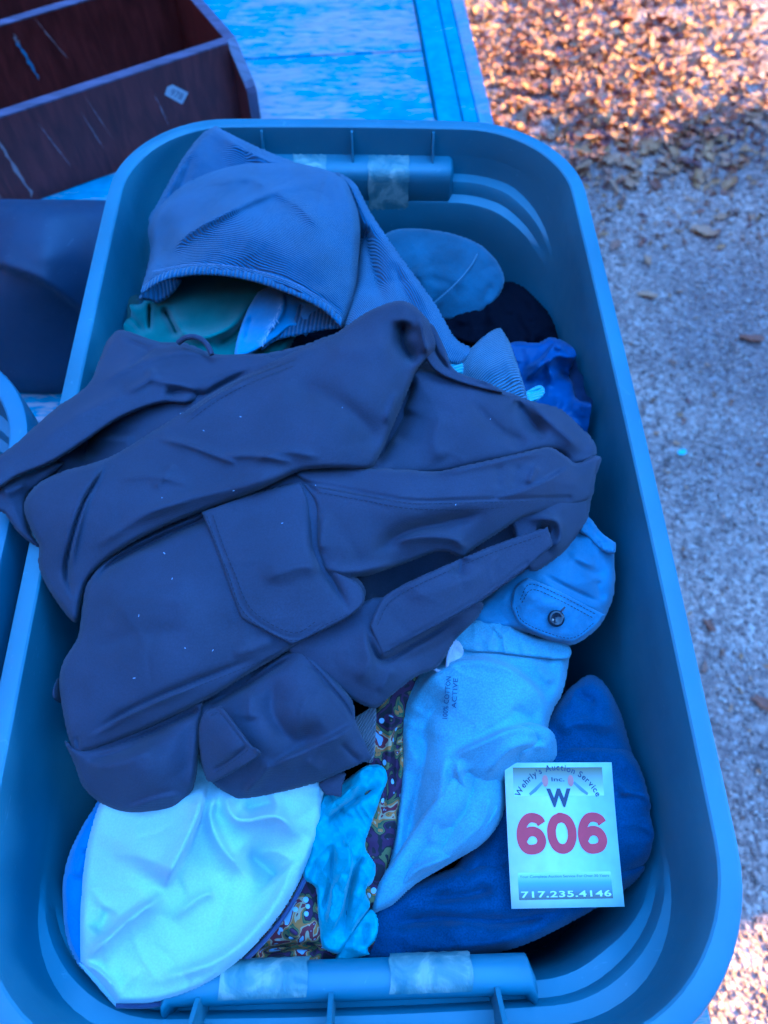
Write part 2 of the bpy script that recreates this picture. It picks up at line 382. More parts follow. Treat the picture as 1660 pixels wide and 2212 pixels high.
sb = empty('shadow_shrub', (2.75, 3.0, 0), 'unseen twiggy shrub with few leaves at the shed corner', 'shadow_shrub')  # unseen bush added so the cast shadow gets an irregular edge
sr_ = np.random.default_rng(4); V = []; Fc = []
for i in range(420):
    c_ = np.array([2.75, 2.92, 1.0])+sr_.normal(size=3)*np.array([.2, .13, .62]); c_[2] = abs(c_[2]); u_ = sr_.normal(size=3); u_ /= np.linalg.norm(u_); v2 = np.cross(u_, sr_.normal(size=3)); v2 /= np.linalg.norm(v2)
    q_ = .025+.03*sr_.random(); b0 = len(V); V += [c_-u_*q_, c_+v2*q_*.6, c_+u_*q_, c_-v2*q_*.6]; Fc.append([b0, b0+1, b0+2, b0+3])
build('crown', V, np.array(Fc), flat('shrub_leaf', (.16, .10, .05), .8), sb, False)
V = []; Fc = []
for i in range(9):
    tp = np.array([2.75, 2.92, 0])+np.array([sr_.normal()*.2, sr_.normal()*.12, 1.2+.8*sr_.random()]); b0 = len(V)
    for (p_, r_) in ((np.array([2.75, 3.0, 0.0]), .012), (tp, .004)):
        V += [p_+np.array([r_, 0, 0]), p_+np.array([-r_*.5, r_*.87, 0]), p_+np.array([-r_*.5, -r_*.87, 0])]
    Fc += [[b0, b0+1, b0+4, b0+3], [b0+1, b0+2, b0+5, b0+4], [b0+2, b0, b0+3, b0+5]]
build('trunk', V, np.array(Fc), M['barewood'], sb, False)

# ------------------------------------------------------------------ unseen woods added to block low sky, with a gap for the sun
wr_ = np.random.default_rng(9); NW = 130000
a_ = wr_.random(NW)*2*math.pi; rad_ = 12+4*wr_.random(NW); z_ = 20*wr_.random(NW)**.95*(.85+.15*np.sin(a_*9))
sunward = (np.cos(a_)*-SUN_DIR.x+np.sin(a_)*-SUN_DIR.y)/math.hypot(SUN_DIR.x, SUN_DIR.y)
gap_ = (sunward > .93) & (z_/rad_ > math.tan(math.radians(15))) & (z_/rad_ < math.tan(math.radians(31)))
a_, rad_, z_ = a_[~gap_], rad_[~gap_], z_[~gap_]; NW = len(a_)
c_ = np.column_stack([np.cos(a_)*rad_, np.sin(a_)*rad_+1, z_+.2])
u_ = wr_.normal(size=(NW, 3)); u_ /= np.linalg.norm(u_, axis=1)[:, None]
v2 = np.cross(u_, wr_.normal(size=(NW, 3))); v2 /= np.linalg.norm(v2, axis=1)[:, None]
q_ = (.11+.20*wr_.random(NW))[:, None]
V = np.stack([c_-u_*q_-v2*q_*.6, c_+u_*q_-v2*q_*.4, c_+u_*q_*.8+v2*q_, c_-u_*q_*.7+v2*q_*.8], 1).reshape(-1, 3); Fc = np.arange(4*NW).reshape(-1, 4)
o = build('added_woods', V, Fc, flat('autumn_foliage', (.24, .14, .065), .8), None, False)
tag(o, 'belt of brown autumn woods round the yard', 'woods', kind='stuff')
V = []; Fc = []
for i in range(46):
    a = 2*math.pi*(i+.5*wr_.random())/46; rd = 11.8+2.5*wr_.random(); tx, ty, tr = math.cos(a)*rd, math.sin(a)*rd+1, .10+.12*wr_.random(); b0 = len(V); hh = 9+5*wr_.random(); lx, ly = wr_.normal()*.5, wr_.normal()*.5
    for f, zz in ((1.25, 0), (1, .6), (.75, hh*.5), (.25, hh)):
        for q in range(7): V.append((tx+lx*zz/hh+tr*f*math.cos(q*.8976), ty+ly*zz/hh+tr*f*math.sin(q*.8976), zz))
    for r_ in range(3):
        for q in range(7): Fc.append([b0+r_*7+q, b0+r_*7+(q+1) % 7, b0+(r_+1)*7+(q+1) % 7, b0+(r_+1)*7+q])
sg_ = [sum(V[f[0]][k]*(-SUN_DIR[k]) for k in (0, 1))/math.hypot(V[f[0]][0], V[f[0]][1])/math.hypot(SUN_DIR.x, SUN_DIR.y) for f in Fc]
Fc = [f for f, q in zip(Fc, sg_) if q < .95]
o = build('added_trunks', V, np.array(Fc), flat('tree_bark', (.09, .07, .055), .9), None, True)
tag(o, 'grey brown trunks of the added unseen woods', 'trunks', kind='stuff')

# ------------------------------------------------------------------ totes
TCX, TCY, THW, THL, TR = -.0175, .337, .2295, .400, .105
def rr(o, skew=True):
    """rounded rectangle inset by o: points, end weight (1 on the short ends, 0 along the sides)"""
    hw, hl, r = THW-o, THL-o, TR-.75*o
    P, E = [], []
    def arc(cx, cy, a0):
        for k in range(15):
            a = a0+math.pi/2*k/14
            P.append((cx+r*math.cos(a), cy+r*math.sin(a))); E.append(max(0, min(1, abs(math.sin(a))*1.25-.02)))
    def seg(p, q, e):
        for k in range(1, 14):
            f = k/14; P.append((p[0]+(q[0]-p[0])*f, p[1]+(q[1]-p[1])*f)); E.append(e)
    arc(hw-r, hl-r, 0); seg((hw-r, hl), (-hw+r, hl), 1)
    arc(-hw+r, hl-r, math.pi/2); seg((-hw, hl-r), (-hw, -hl+r), 0)
    arc(-hw+r, -hl+r, math.pi); seg((-hw+r, -hl), (hw-r, -hl), 1)
    arc(hw-r, -hl+r, 1.5*math.pi); seg((hw, -hl+r), (hw, hl-r), 0)
    P = np.array(P); E = np.array(E)
    bow = 1-(P[:, 0]/THW)**2
    P[:, 1] += np.where(P[:, 1] > 0, 1, -1)*.006*np.clip(bow, 0, 1)*(np.abs(P[:, 1]) > .2)
    P[:, 0] += np.sign(P[:, 0])*.004*np.clip(1-(P[:, 1]/THL)**2, 0, 1)
    P[:, 1] -= .045*P[:, 0]*(P[:, 1] > 0)*np.clip(P[:, 1]/THL, 0, 1)
    return P, E
def tote(name, cx, cy, mat, label, group):
    root = empty(name, (cx, cy, BED), label, 'tote', group)
    prof = []                                     # (offset, z, ledge1, ledge2)
    for o, z in ((.030, -.392), (.012, -.36), (.010, -.20), (.009, -.042), (.001, -.042), (.0, -.036), (.0, -.004), (.0012, -.001), (.0035, .0),
                 (.0132, -.0002), (.0146, -.0012), (.0152, -.0035), (.0166, -.030)):
        prof.append((o, z, 0, 0))
    prof += [(.0185, -.046, 0, 0), (.0190, -.050, 0, 0), (.0192, -.0525, .85, 0), (.0196, -.056, 1, 0), (.0205, -.066, 1.05, 0), (.0207, -.0695, 1.05, .9), (.021, -.073, 1.05, 1),
             (.024, -.10, 1, 1), (.030, -.16, .8, .8), (.036, -.24, .4, .4), (.042, -.35, .1, .1), (.048, -.375, 0, 0), (.065, -.386, 0, 0)]
    V = []; n = None
    for o, z, l1, l2 in prof:
        P, E = rr(o); n = len(P)
        Q, _ = rr(o+.011*l1+.010*l2)
        XY = P*(1-E[:, None])+Q*E[:, None]
        # the ledges sink towards the corners
        zz = z - .030*(1-E)*min(1, max(0, (z+.24)/.16))*(l1 > 0 or z < -.045)
        V.append(np.column_stack([XY[:, 0]+cx, XY[:, 1]+cy, RIM+zz]))
    nr_ = len(V); V = np.concatenate(V)
    Fc = [[r*n+k, r*n+(k+1) % n, (r+1)*n+(k+1) % n, (r+1)*n+k] for r in range(nr_-1) for k in range(n)]
    Fc.append([(nr_-1)*n+k for k in range(n)]); Fc.append([k for k in range(n)][::-1])
    nrim = (4, 11)
    rimF = [f for i, f in enumerate(Fc[:-2]) if 4 <= i//n < 12]
    bodyF = [f for i, f in enumerate(Fc[:-2]) if not 4 <= i//n < 12] + Fc[-2:]
    build('body', V, bodyF, mat, root, True, 32)
    used = sorted({i for f in rimF for i in f}); mp = {i: j for j, i in enumerate(used)}
    build('rim', V[used], [[mp[i] for i in f] for f in rimF], mat, root, True, 32)
    # handle pockets pressed into both short ends, with ribs above and tape on them
    for sgn, xa, xb in ((1, -.128, .090), (-1, -.128, .086)):
        ye = (cy+THL+.006-.018) if sgn > 0 else (cy-THL-.006+.018)
        yw = lambda x: ye - (.045*x if sgn > 0 else 0)
        def hp(u, vv, x): return (cx+x-TCX, yw(x)-sgn*u, RIM+vv)
        sec = [(-.010, -.030), (.008, -.0315), (.016, -.0325), (.0205, -.0345), (.0235, -.039), (.0245, -.046), (.0235, -.085), (-.010, -.125)]
        if sgn < 0: sec = [(-.010, -.085), (.016, -.080), (.0185, -.046), (.021, -.038), (.026, -.0345), (.033, -.0345), (.038, -.038), (.0405, -.046), (.040, -.085), (-.010, -.125)]
        xs = np.linspace(xa, xb, 9); V = []; 
        for i, x in enumerate(xs):
            for (u, vv) in sec:
                V.append(hp(u, vv, x))
        cap0 = [hp(u*.8-.002, vv*1.0-.003 if vv > -.05 else vv, xs[0]-.004) for u, vv in sec]
        cap1 = [hp(u*.8-.002, vv*1.0-.003 if vv > -.05 else vv, xs[-1]+.004) for u, vv in sec]
        V = cap0+V+cap1; k = len(sec); nn = len(xs)+2
        Fc = [[i*k+j, (i+1)*k+j, (i+1)*k+j+1, i*k+j+1] for i in range(nn-1) for j in range(k-1)]
        Fc += [list(range(k)), [(nn-1)*k+j for j in range(k)][::-1]]
        h = build('handle_pocket', V, Fc, mat, root, True, 60)
        for x in ((-.105, -.012, .072) if sgn > 0 else (-.110, -.032, .066)):
            V, Fc = prism([(-.006, -.004), (.001, -.004), (.004, -.010), (.012, -.034), (-.006, -.034)], lambda u, vv, tt: hp(u, vv, x+tt), -.0011, .0011)
            if sgn < 0: V, Fc = prism([(-.006, -.004), (.001, -.004), (.006, -.010), (.020, -.030), (.0235, -.035), (.0235, -.060), (-.006, -.075)], lambda u, vv, tt: hp(u, vv, x+tt), -.0014, .0014)
            o = build('rib', V, Fc, mat, root, False)
        tapes = ((-.075, -.040, .015), (.004, .047, .042)) if sgn > 0 else ((-.098, -.046, .010), (.003, .052, .012))
        for ti, (xa_, xb_, down) in enumerate(tapes):
            if sgn < 0: path = [(.0170, -.060), (.0182, -.046), (.0208, -.0376), (.026, -.0341), (.033, -.0341), (.0383, -.0376), (.041, -.046), (.0415, -.046-down)]
            else: path = [(.000, -.0308), (.008, -.0311), (.016, -.0321), (.0207, -.0341), (.0239, -.0388), (.0251, -.046), (.0249, -.046-down)]
            V = []; mtn = 14
            for i in range(mtn):
                f = i/(mtn-1); x = xa_+(xb_-xa_)*f
                for j, (u, vv) in enumerate(path):
                    jit = .0012*math.sin(i*2.3+ti*3+sgn)*(j in (0, len(path)-1)) + (-.010*f*f*(1 if sgn > 0 else .3) if j == len(path)-1 and ti == 1 else 0)
                    wob = .0005*math.sin(i*1.7+j*2.1)
                    V.append(hp(u+.0006+abs(wob), vv+.0006+jit, x+.0008*math.sin(j*2.2)*(i in (0, mtn-1))))
            k = len(path)
            Fc = [[i*k+j, (i+1)*k+j, (i+1)*k+j+1, i*k+j+1] for i in range(mtn-1) for j in range(k-1)]
            if mat is M['tote']: build('masking_tape', V, Fc, M['tape'], root)
    return root
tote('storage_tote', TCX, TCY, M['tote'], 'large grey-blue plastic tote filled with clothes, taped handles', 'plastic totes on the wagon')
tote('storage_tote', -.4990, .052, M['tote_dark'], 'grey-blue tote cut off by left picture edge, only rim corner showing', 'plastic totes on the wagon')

# ------------------------------------------------------------------ cloth patches
def smooth_outline(pts, sub=7):
    P = np.array([(p[0], p[1]) for p in pts], float); n = len(P)
    c = [any(isinstance(q, str) and 'c' in q for q in p[2:]) for p in pts]
    mu = [next((q for q in p[2:] if not isinstance(q, str)), 1.0) for p in pts]
    T = np.array([(0, 0) if c[i] else (P[(i+1) % n]-P[i-1])*.5 for i in range(n)])
    out, om = [], []
    for i in range(n):
        j = (i+1) % n; d = np.linalg.norm(P[j]-P[i])
        t0 = T[i]; t1 = T[j]
        for v_ in (0, 1):
            tt = (t0, t1)[v_]; ln = np.linalg.norm(tt)
            if ln > d*1.2: 
                if v_ == 0: t0 = tt/ln*d*1.2
                else: t1 = tt/ln*d*1.2
        for k in range(sub):
            s = k/sub; s2, s3 = s*s, s*s*s
            out.append((2*s3-3*s2+1)*P[i]+(s3-2*s2+s)*t0+(-2*s3+3*s2)*P[j]+(s3-s2)*t1); om.append(mu[i]*(1-s)+mu[j]*s)
    return np.array(out), np.array(om)
def near_line(X, Y, P, closed):
    """nearest point on a polyline: distance, point, running parameter 0..1, signed distance"""
    A = P if closed else P[:-1]; B = np.roll(P, -1, 0) if closed else P[1:]
    best = np.full(X.shape, 1e9); px = np.zeros_like(X); py = np.zeros_like(X); idx = np.zeros(X.shape, int); tt = np.zeros_like(X); sg = np.zeros_like(X)
    for i in range(len(A)):
        ax, ay = A[i]; dx, dy = B[i]-A[i]; l2 = dx*dx+dy*dy+1e-9
        s = np.clip(((X-ax)*dx+(Y-ay)*dy)/l2, 0, 1)
        qx = ax+s*dx; qy = ay+s*dy; d = (X-qx)**2+(Y-qy)**2
        m_ = d < best
        best = np.where(m_, d, best); px = np.where(m_, qx, px); py = np.where(m_, qy, py); idx = np.where(m_, i, idx); tt = np.where(m_, s, tt)
        sg = np.where(m_, np.sign(dx*(Y-ay)-dy*(X-ax)), sg)
    return np.sqrt(best), px, py, idx, tt, sg
def inside(X, Y, P):
    r = np.zeros(X.shape, bool)
    for (x0, y0), (x1, y1) in zip(P, np.roll(P, -1, 0)):
        if y0 == y1: continue
        c = (y0 > Y) != (y1 > Y)
        r ^= c & (X < (x1-x0)*(Y-y0)/(y1-y0)+x0)
    return r
def tps(ctrl, X, Y):
    C = np.array(ctrl, float); s = 300.0
    P = C[:, :2]/s; n = len(P)
    def K(d2): return np.where(d2 > 1e-12, .5*d2*np.log(d2+1e-12), 0)
    d2 = ((P[:, None]-P[None])**2).sum(-1)
    A = np.zeros((n+3, n+3)); A[:n, :n] = K(d2)+np.eye(n)*.004; A[:n, n] = 1; A[:n, n+1:] = P; A[n, :n] = 1; A[n+1:, :n] = P.T
    w_ = np.linalg.solve(A, np.concatenate([C[:, 2], [0, 0, 0]]))
    x = X/s; y = Y/s; h = w_[n]+w_[n+1]*x+w_[n+2]*y
    for i in range(n): h = h+w_[i]*K((x-P[i, 0])**2+(y-P[i, 1])**2)
    return h
def spline(pts, n=30):
    Q = np.array(pts, float); T = np.gradient(Q, axis=0); o_ = []
    for s in np.linspace(0, len(Q)-1-1e-6, n):
        i = int(s); f = s-i; f2, f3 = f*f, f*f*f
        o_.append((2*f3-3*f2+1)*Q[i]+(f3-2*f2+f)*T[i]+(-2*f3+3*f2)*Q[i+1]+(f3-f2)*T[i+1])
    return np.array(o_)
HF = {}
def patch(name, outline, ctrl, mat, parent, edge=(1.2, 24), folds=(), res=5, noise=(.12, 90), seed=1, wr=None, thick=None, key=None, auto=1.0, adir=None, gain=1.6):
    """a piece of cloth: outline, heights in cm against the tote rim, rolled edges, folds"""
    roll = .72; dome = 0.0
    if mat in (M['cargo'], M['cargo_in']): ctrl = [(a, b, c+1.8) for a, b, c in ctrl]; gain = 1.9; auto = .3*auto; roll = .42; edge = (edge[0]*(.45 if name == 'leg' else 1), edge[1]); noise = ((.26, 150) if name == 'leg' else (.12, 150)); gain = 1.5; wr = None; dome = .55 if name == 'leg' else 1e-6
    P, mu = smooth_outline(outline)
    x0, y0 = P.min(0)-res; x1, y1 = P.max(0)+res
    area = .5*abs(np.sum(P[:, 0]*np.roll(P[:, 1], -1)-P[:, 1]*np.roll(P[:, 0], -1)))
    lines = []
    for f in folds:
        pts, amp, wd, kind = f[:4]
        lines.append((spline(pts, max(2, 7*(len(pts)-1))) if len(pts) > 2 else np.array(pts, float), amp*(1.0 if 'k' in kind else gain), wd, kind))
    if noise[0] and auto:                         # small stray creases
        rg = np.random.default_rng(seed*13+5); big = math.sqrt(area)
        for _ in range(int(area/6000)):
            cx, cy = rg.uniform(x0, x1), rg.uniform(y0, y1); a = rg.random()*math.pi if adir is None else math.radians(adir)+rg.normal()*.45
            ln = min(big*.5, rg.uniform(70, 230)); b_ = rg.normal()*.18
            q = [(cx-math.cos(a)*ln/2, cy-math.sin(a)*ln/2), (cx+math.sin(a)*ln*b_, cy-math.cos(a)*ln*b_), (cx+math.cos(a)*ln/2, cy+math.sin(a)*ln/2)]
            lines.append((spline(q, 9), rg.choice([-1, 1])*rg.uniform(.07, .26)*auto, rg.uniform(7, 20) if auto < 2 else rg.uniform(4, 9), 'g' if auto < 2 else 's'))
    def H(Xf, Yf, near=None):
        d, px, py, idx, tt, _ = near if near else near_line(Xf, Yf, P, True)
        m_ = mu[idx]*(1-tt)+mu[(idx+1) % len(mu)]*tt
        h = tps(ctrl, Xf, Yf)
        if noise[0]:
            h = h+noise[0]*(vnoise(Xf, Yf, noise[1], seed)+(.25 if dome else .5)*vnoise(Xf, Yf, noise[1]*.45, seed+1)+(.03 if dome else .22)*vnoise(Xf, Yf, noise[1]*.2, seed+2))
        if wr:                                    # directional wrinkles: (amp cm, angle deg, long px, short px)
            for amp, ang, lo, sh2 in wr:
                a = math.radians(ang); u = Xf*math.cos(a)+Yf*math.sin(a); v_ = -Xf*math.sin(a)+Yf*math.cos(a)
                u = u+18*vnoise(Xf, Yf, 120, seed+5); v_ = v_+sh2*.9*vnoise(Xf, Yf, 130, seed+6)
                q = vnoise(u*sh2/lo, v_, sh2, seed+7)
                h = h+amp*(1-2*np.abs(q))*np.clip(.5+vnoise(Xf, Yf, 170, seed+8), 0, 1)
        for Q, amp, wd, kind in lines:
            lo, hi = Q.min(0), Q.max(0); R = 6*(wd if np.isscalar(wd) else max(wd))
            sel = (Xf > lo[0]-R) & (Xf < hi[0]+R) & (Yf > lo[1]-R) & (Yf < hi[1]+R)
            if not sel.any(): continue
            dd, _, _, ii, t_, sg = near_line(Xf[sel], Yf[sel], Q, False)
            s = (ii+t_)/(len(Q)-1)
            tap = np.clip(np.minimum(s, 1-s)*4, 0, 1) if 'k' not in kind else np.ones_like(s)
            tap = tap*tap*(3-2*tap)
            if 'k' in kind: q = np.exp(-(dd/wd)**2)
            elif 'g' in kind: q = np.exp(-(np.sqrt(dd*dd+(.3*wd)**2)-.3*wd)/(.62*wd))   # crisp crest, soft flanks
            elif 's' in kind: q = np.exp(-dd/wd)
            else:                                 # overlapping fold: steep on one side, easing off on the other
                w1, w2 = wd; sd = dd*sg
                q = .5*(1+np.tanh(sd/(w1*.8)))*np.exp(-np.maximum(sd, 0)/(w2*.8))
            h[sel] += amp*q*tap
        dr, wd = edge
        k = np.clip(1-d/(wd*roll), 0, 1)
        if dome: h = h-dome*m_*np.clip(1-d/95, 0, 1)**2
        return h-dr*m_*(1-np.sqrt(np.clip(1-k*k, 0, 1)))
    if key: HF[key] = lambda x, y: H(np.atleast_1d(np.asarray(x, float)), np.atleast_1d(np.asarray(y, float)))
    gx = np.arange(x0, x1+res, res); gy = np.arange(y0, y1+res, res)
    X, Y = np.meshgrid(gx, gy); sh_ = X.shape; Xf, Yf = X.ravel(), Y.ravel()
    ins = inside(Xf, Yf, P)
    d, px, py, idx, tt, sg0 = near_line(Xf, Yf, P, True)
    keep = ins | (d < res*.72)
    Xf = np.where(~ins, px, Xf); Yf = np.where(~ins, py, Yf); d = np.where(ins, d, 0)
    h = H(Xf, Yf, (d, px, py, idx, tt, sg0))
    V = at(Xf, Yf, RIM+h*.01)
    if 'base' not in parent and mat is not M['bag']:     # nothing below the rim passes through the tote wall
        dz = np.clip(RIM-V[:, 2], 0, None); low = dz > .002
        hx = THW-.0205-.055*dz; y_hi = TCY+THL-.022-.045*(V[:, 0]-TCX)-.05*dz-.016*(dz > .05); y_lo = TCY-THL+.022+.05*dz+.012*(dz > .05)
        V[:, 0] = np.where(low, np.clip(V[:, 0], TCX-hx, TCX+hx), V[:, 0]); V[:, 1] = np.where(low, np.clip(V[:, 1], y_lo, y_hi), V[:, 1])
    num = -np.ones(len(Xf), int); num[keep] = np.arange(keep.sum())
    G = num.reshape(sh_)
    q = np.stack([G[:-1, :-1], G[1:, :-1], G[1:, 1:], G[:-1, 1:]], -1).reshape(-1, 4)
    q = q[(q >= 0).all(1)]
    cen_in = inside(Xf[keep][q].mean(1), Yf[keep][q].mean(1), P); q = q[cen_in]
    o = build(name, V[keep], q, mat, parent)
    if thick:
        sd_ = o.modifiers.new('thickness', 'SOLIDIFY'); sd_.thickness = thick; sd_.offset = -1
    return o
def stitches(parent, runs, mat, dash=7.0, gap=4.0, wd=1.5, lift=.05):
    """rows of sewn stitches lying on the cloth: runs of (patch key, line points)"""
    V = []; Fc = []
    for key, pts in runs:
        q = spline([(x, y, 0) for x, y in pts], 400)[:, :2]; L_ = np.concatenate([[0], np.cumsum(np.linalg.norm(np.diff(q, axis=0), axis=1))])
        s = 0
        while s+dash < L_[-1]:
            ax, bx = np.interp([s, s+dash], L_, q[:, 0]); ay, by = np.interp([s, s+dash], L_, q[:, 1]); s += dash+gap
            ln = math.hypot(bx-ax, by-ay)+1e-6; nx, ny = -(by-ay)/ln*wd/2, (bx-ax)/ln*wd/2
            xs = np.array([ax+nx, ax-nx, bx-nx, bx+nx]); ys = np.array([ay+ny, ay-ny, by-ny, by+ny])
            z = HF[key](xs, ys)+lift; b0 = len(V); V += list(at(xs, ys, RIM+z*.01)); Fc.append([b0, b0+1, b0+2, b0+3])
    return tag(build('stitching', V, np.array(Fc), mat, parent, False), kind='stuff')
def garment(name, x, y, hcm, label, cat, group='clothes piled in the tote'):
    p = at(x, y, RIM+hcm*.01)
    return empty(name, tuple(p), label, cat, group)
def tube(name, pts, r, mat, parent, ns=6):
    """pts: world points"""
    P = np.array(pts, float); T = np.gradient(P, axis=0); T /= np.linalg.norm(T, axis=1)[:, None]+1e-9
    u = np.cross(T, [0, 0, 1.0]); u /= np.linalg.norm(u, axis=1)[:, None]+1e-9; v_ = np.cross(T, u)
    V = np.concatenate([P+r*(u*math.cos(2*math.pi*k/ns)+v_*math.sin(2*math.pi*k/ns)) for k in range(ns)])
    n = len(P)
    Fc = np.array([[k*n+i, k*n+i+1, ((k+1) % ns)*n+i+1, ((k+1) % ns)*n+i] for k in range(ns) for i in range(n-1)])
    return build(name, V, Fc, mat, parent)
# --- dark clothes deep in both totes
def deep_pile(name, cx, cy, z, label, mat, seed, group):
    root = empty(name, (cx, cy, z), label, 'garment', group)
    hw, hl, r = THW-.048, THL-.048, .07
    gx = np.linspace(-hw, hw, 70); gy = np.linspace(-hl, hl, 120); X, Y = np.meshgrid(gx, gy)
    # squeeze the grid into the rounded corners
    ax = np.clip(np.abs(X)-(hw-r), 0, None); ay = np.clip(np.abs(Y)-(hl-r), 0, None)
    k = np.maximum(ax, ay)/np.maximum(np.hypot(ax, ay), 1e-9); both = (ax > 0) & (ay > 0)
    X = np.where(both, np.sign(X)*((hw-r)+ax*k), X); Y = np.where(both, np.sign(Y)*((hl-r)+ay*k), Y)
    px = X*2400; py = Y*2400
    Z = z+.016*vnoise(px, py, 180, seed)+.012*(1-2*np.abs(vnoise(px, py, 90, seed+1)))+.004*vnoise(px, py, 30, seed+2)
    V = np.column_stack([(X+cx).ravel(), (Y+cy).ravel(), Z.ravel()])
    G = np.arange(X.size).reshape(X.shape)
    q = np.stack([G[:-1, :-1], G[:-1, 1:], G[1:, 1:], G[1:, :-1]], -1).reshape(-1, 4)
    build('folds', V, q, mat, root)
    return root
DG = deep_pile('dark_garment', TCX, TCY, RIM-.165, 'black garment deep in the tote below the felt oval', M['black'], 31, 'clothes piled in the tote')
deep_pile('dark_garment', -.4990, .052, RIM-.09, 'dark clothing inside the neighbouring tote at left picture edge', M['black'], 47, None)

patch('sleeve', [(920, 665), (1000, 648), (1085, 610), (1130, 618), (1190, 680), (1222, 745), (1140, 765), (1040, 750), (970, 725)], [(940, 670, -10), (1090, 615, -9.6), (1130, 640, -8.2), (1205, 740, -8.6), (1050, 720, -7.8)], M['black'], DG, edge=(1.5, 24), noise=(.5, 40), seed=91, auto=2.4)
# --- slate blue corduroy trousers
k = garment('corduroy_trousers', 560, 480, -6, 'slate blue corduroy trousers with hemmed leg opening at far end', 'trousers')
patch('leg', [(465, 271, 'c'), (560, 318), (640, 350), (720, 380), (700, 470), (520, 480), (390, 500), (322, 480, .6), (345, 430), (372, 378), (405, 325), (440, 285)],
      [(465, 275, 1.6), (400, 340, .8), (340, 450, -2), (560, 330, 1.4), (640, 360, 1), (560, 440, -1)], M['cord'], k, edge=(1.5, 18),
      folds=[([(470, 285), (560, 335), (630, 362)], .5, (3, 26), 't'), ([(420, 320), (390, 400), (370, 450)], -.3, 16, 'g')], noise=(.1, 70), seed=11)
patch('leg', [(720, 372), (765, 392), (800, 455), (850, 530), (905, 605), (945, 662), (985, 730), (1030, 760), (990, 800), (920, 770), (860, 720), (780, 720), (742, 712), (768, 600), (775, 500), (750, 420)],
      [(735, 385, 3.2), (790, 460, 2.2), (850, 560, 2), (930, 670, 1.2), (780, 600, 1.0), (800, 690, 2.2), (980, 780, 0), (770, 500, .5)], M['cord_leg'], k, edge=(2.5, 30),
      folds=[([(790, 480), (800, 560), (830, 660)], -.9, 18, 'g'), ([(850, 560), (880, 640), (930, 720)], -.35, 14, 'g'), ([(800, 450), (870, 560), (950, 690)], .3, 14, 'g')], noise=(.08, 80), seed=12)
patch('leg_lining', [(560, 752), (600, 735), (690, 715), (750, 702), (740, 650), (640, 630), (560, 650)], [(560, 750, -1.2), (690, 715, -.6), (640, 640, -1.5), (745, 700, .2)], M['cord_hem'], k, edge=(.4, 10), res=4)
patch('leg', [(320, 490), (348, 440), (420, 385), (530, 352), (640, 352), (738, 380), (764, 425), (778, 480), (776, 560), (770, 620), (760, 665, .7), (742, 706, 'c', .3), (690, 665, .3), (620, 632, .3), (540, 605, .3), (460, 592, .3), (390, 594, .3), (340, 606, .4), (303, 632, 'c', .4), (316, 585), (325, 540)],
      [(320, 520, -1.5), (360, 450, 1.5), (450, 390, 2.6), (500, 450, 4.6), (640, 362, 3.0), (735, 395, 4.2), (770, 560, 2.6), (742, 700, 1.2), (540, 600, 2.8), (400, 590, 2.2), (310, 625, .2), (560, 520, 4.8), (680, 560, 4.4)],
      M['cord'], k, edge=(2.6, 26), res=4,
      folds=[([(365, 560), (400, 510), (480, 465), (590, 415), (720, 385)], .55, 16, 'g'), ([(590, 415), (530, 385), (450, 400)], .35, 16, 'g'), ([(470, 440), (520, 405), (560, 385)], -.15, 16, 'g'),
             ([(590, 415), (640, 440), (700, 500)], .3, 15, 'g'), ([(430, 500), (520, 455), (590, 432)], -.1, 14, 'g'), ([(330, 585), (400, 572), (470, 570), (560, 585), (640, 612), (720, 660), (748, 690)], -.10, 3.5, 'gk'),
             ([(330, 600), (400, 585), (470, 582), (560, 597), (640, 624), (715, 668)], .10, 6, 'gk')], noise=(.07, 60), seed=13, key='cordleg', auto=.5)
hm = [(306, 630), (345, 604), (395, 590), (465, 587), (545, 600), (625, 627), (695, 660), (738, 700)]
V = []
hz = [.75, 2.1, 2.6, 2.9, 3.1, 3.0, 2.4, 1.4]
band = spline([(x, y, z) for (x, y), z in zip(hm, hz)], 120)
prof_ = [(-12, -.05), (-9, .12), (-2, .15), (5, .10), (8, -.15), (8, -.5)]
for i, (x, y, z) in enumerate(band):
    for (dy, dz) in prof_:
        pk = .05*math.sin(i*1.25)*(dz > 0)
        V.append(at(x-dy*.12, y+dy, RIM+(z+dz+pk)*.01))
n_ = len(prof_)
build('hem', V, np.array([[i*n_+j, i*n_+j+1, (i+1)*n_+j+1, (i+1)*n_+j] for i in range(119) for j in range(n_-1)]), M['cord_hem'], k)
patch('leg_lining', [(300, 645), (318, 618), (350, 604), (392, 600), (384, 622), (362, 645), (340, 655), (322, 650)], [(300, 640, -.6), (350, 606, -.2), (380, 610, 0), (345, 640, -1.4)], M['cord_hem'], k, edge=(.5, 9), res=3)

stitches(k, [('cordleg', [(330, 586), (400, 573), (470, 571), (560, 586), (640, 613), (718, 658)])], M['palestitch'], 8, 2, 2.0)
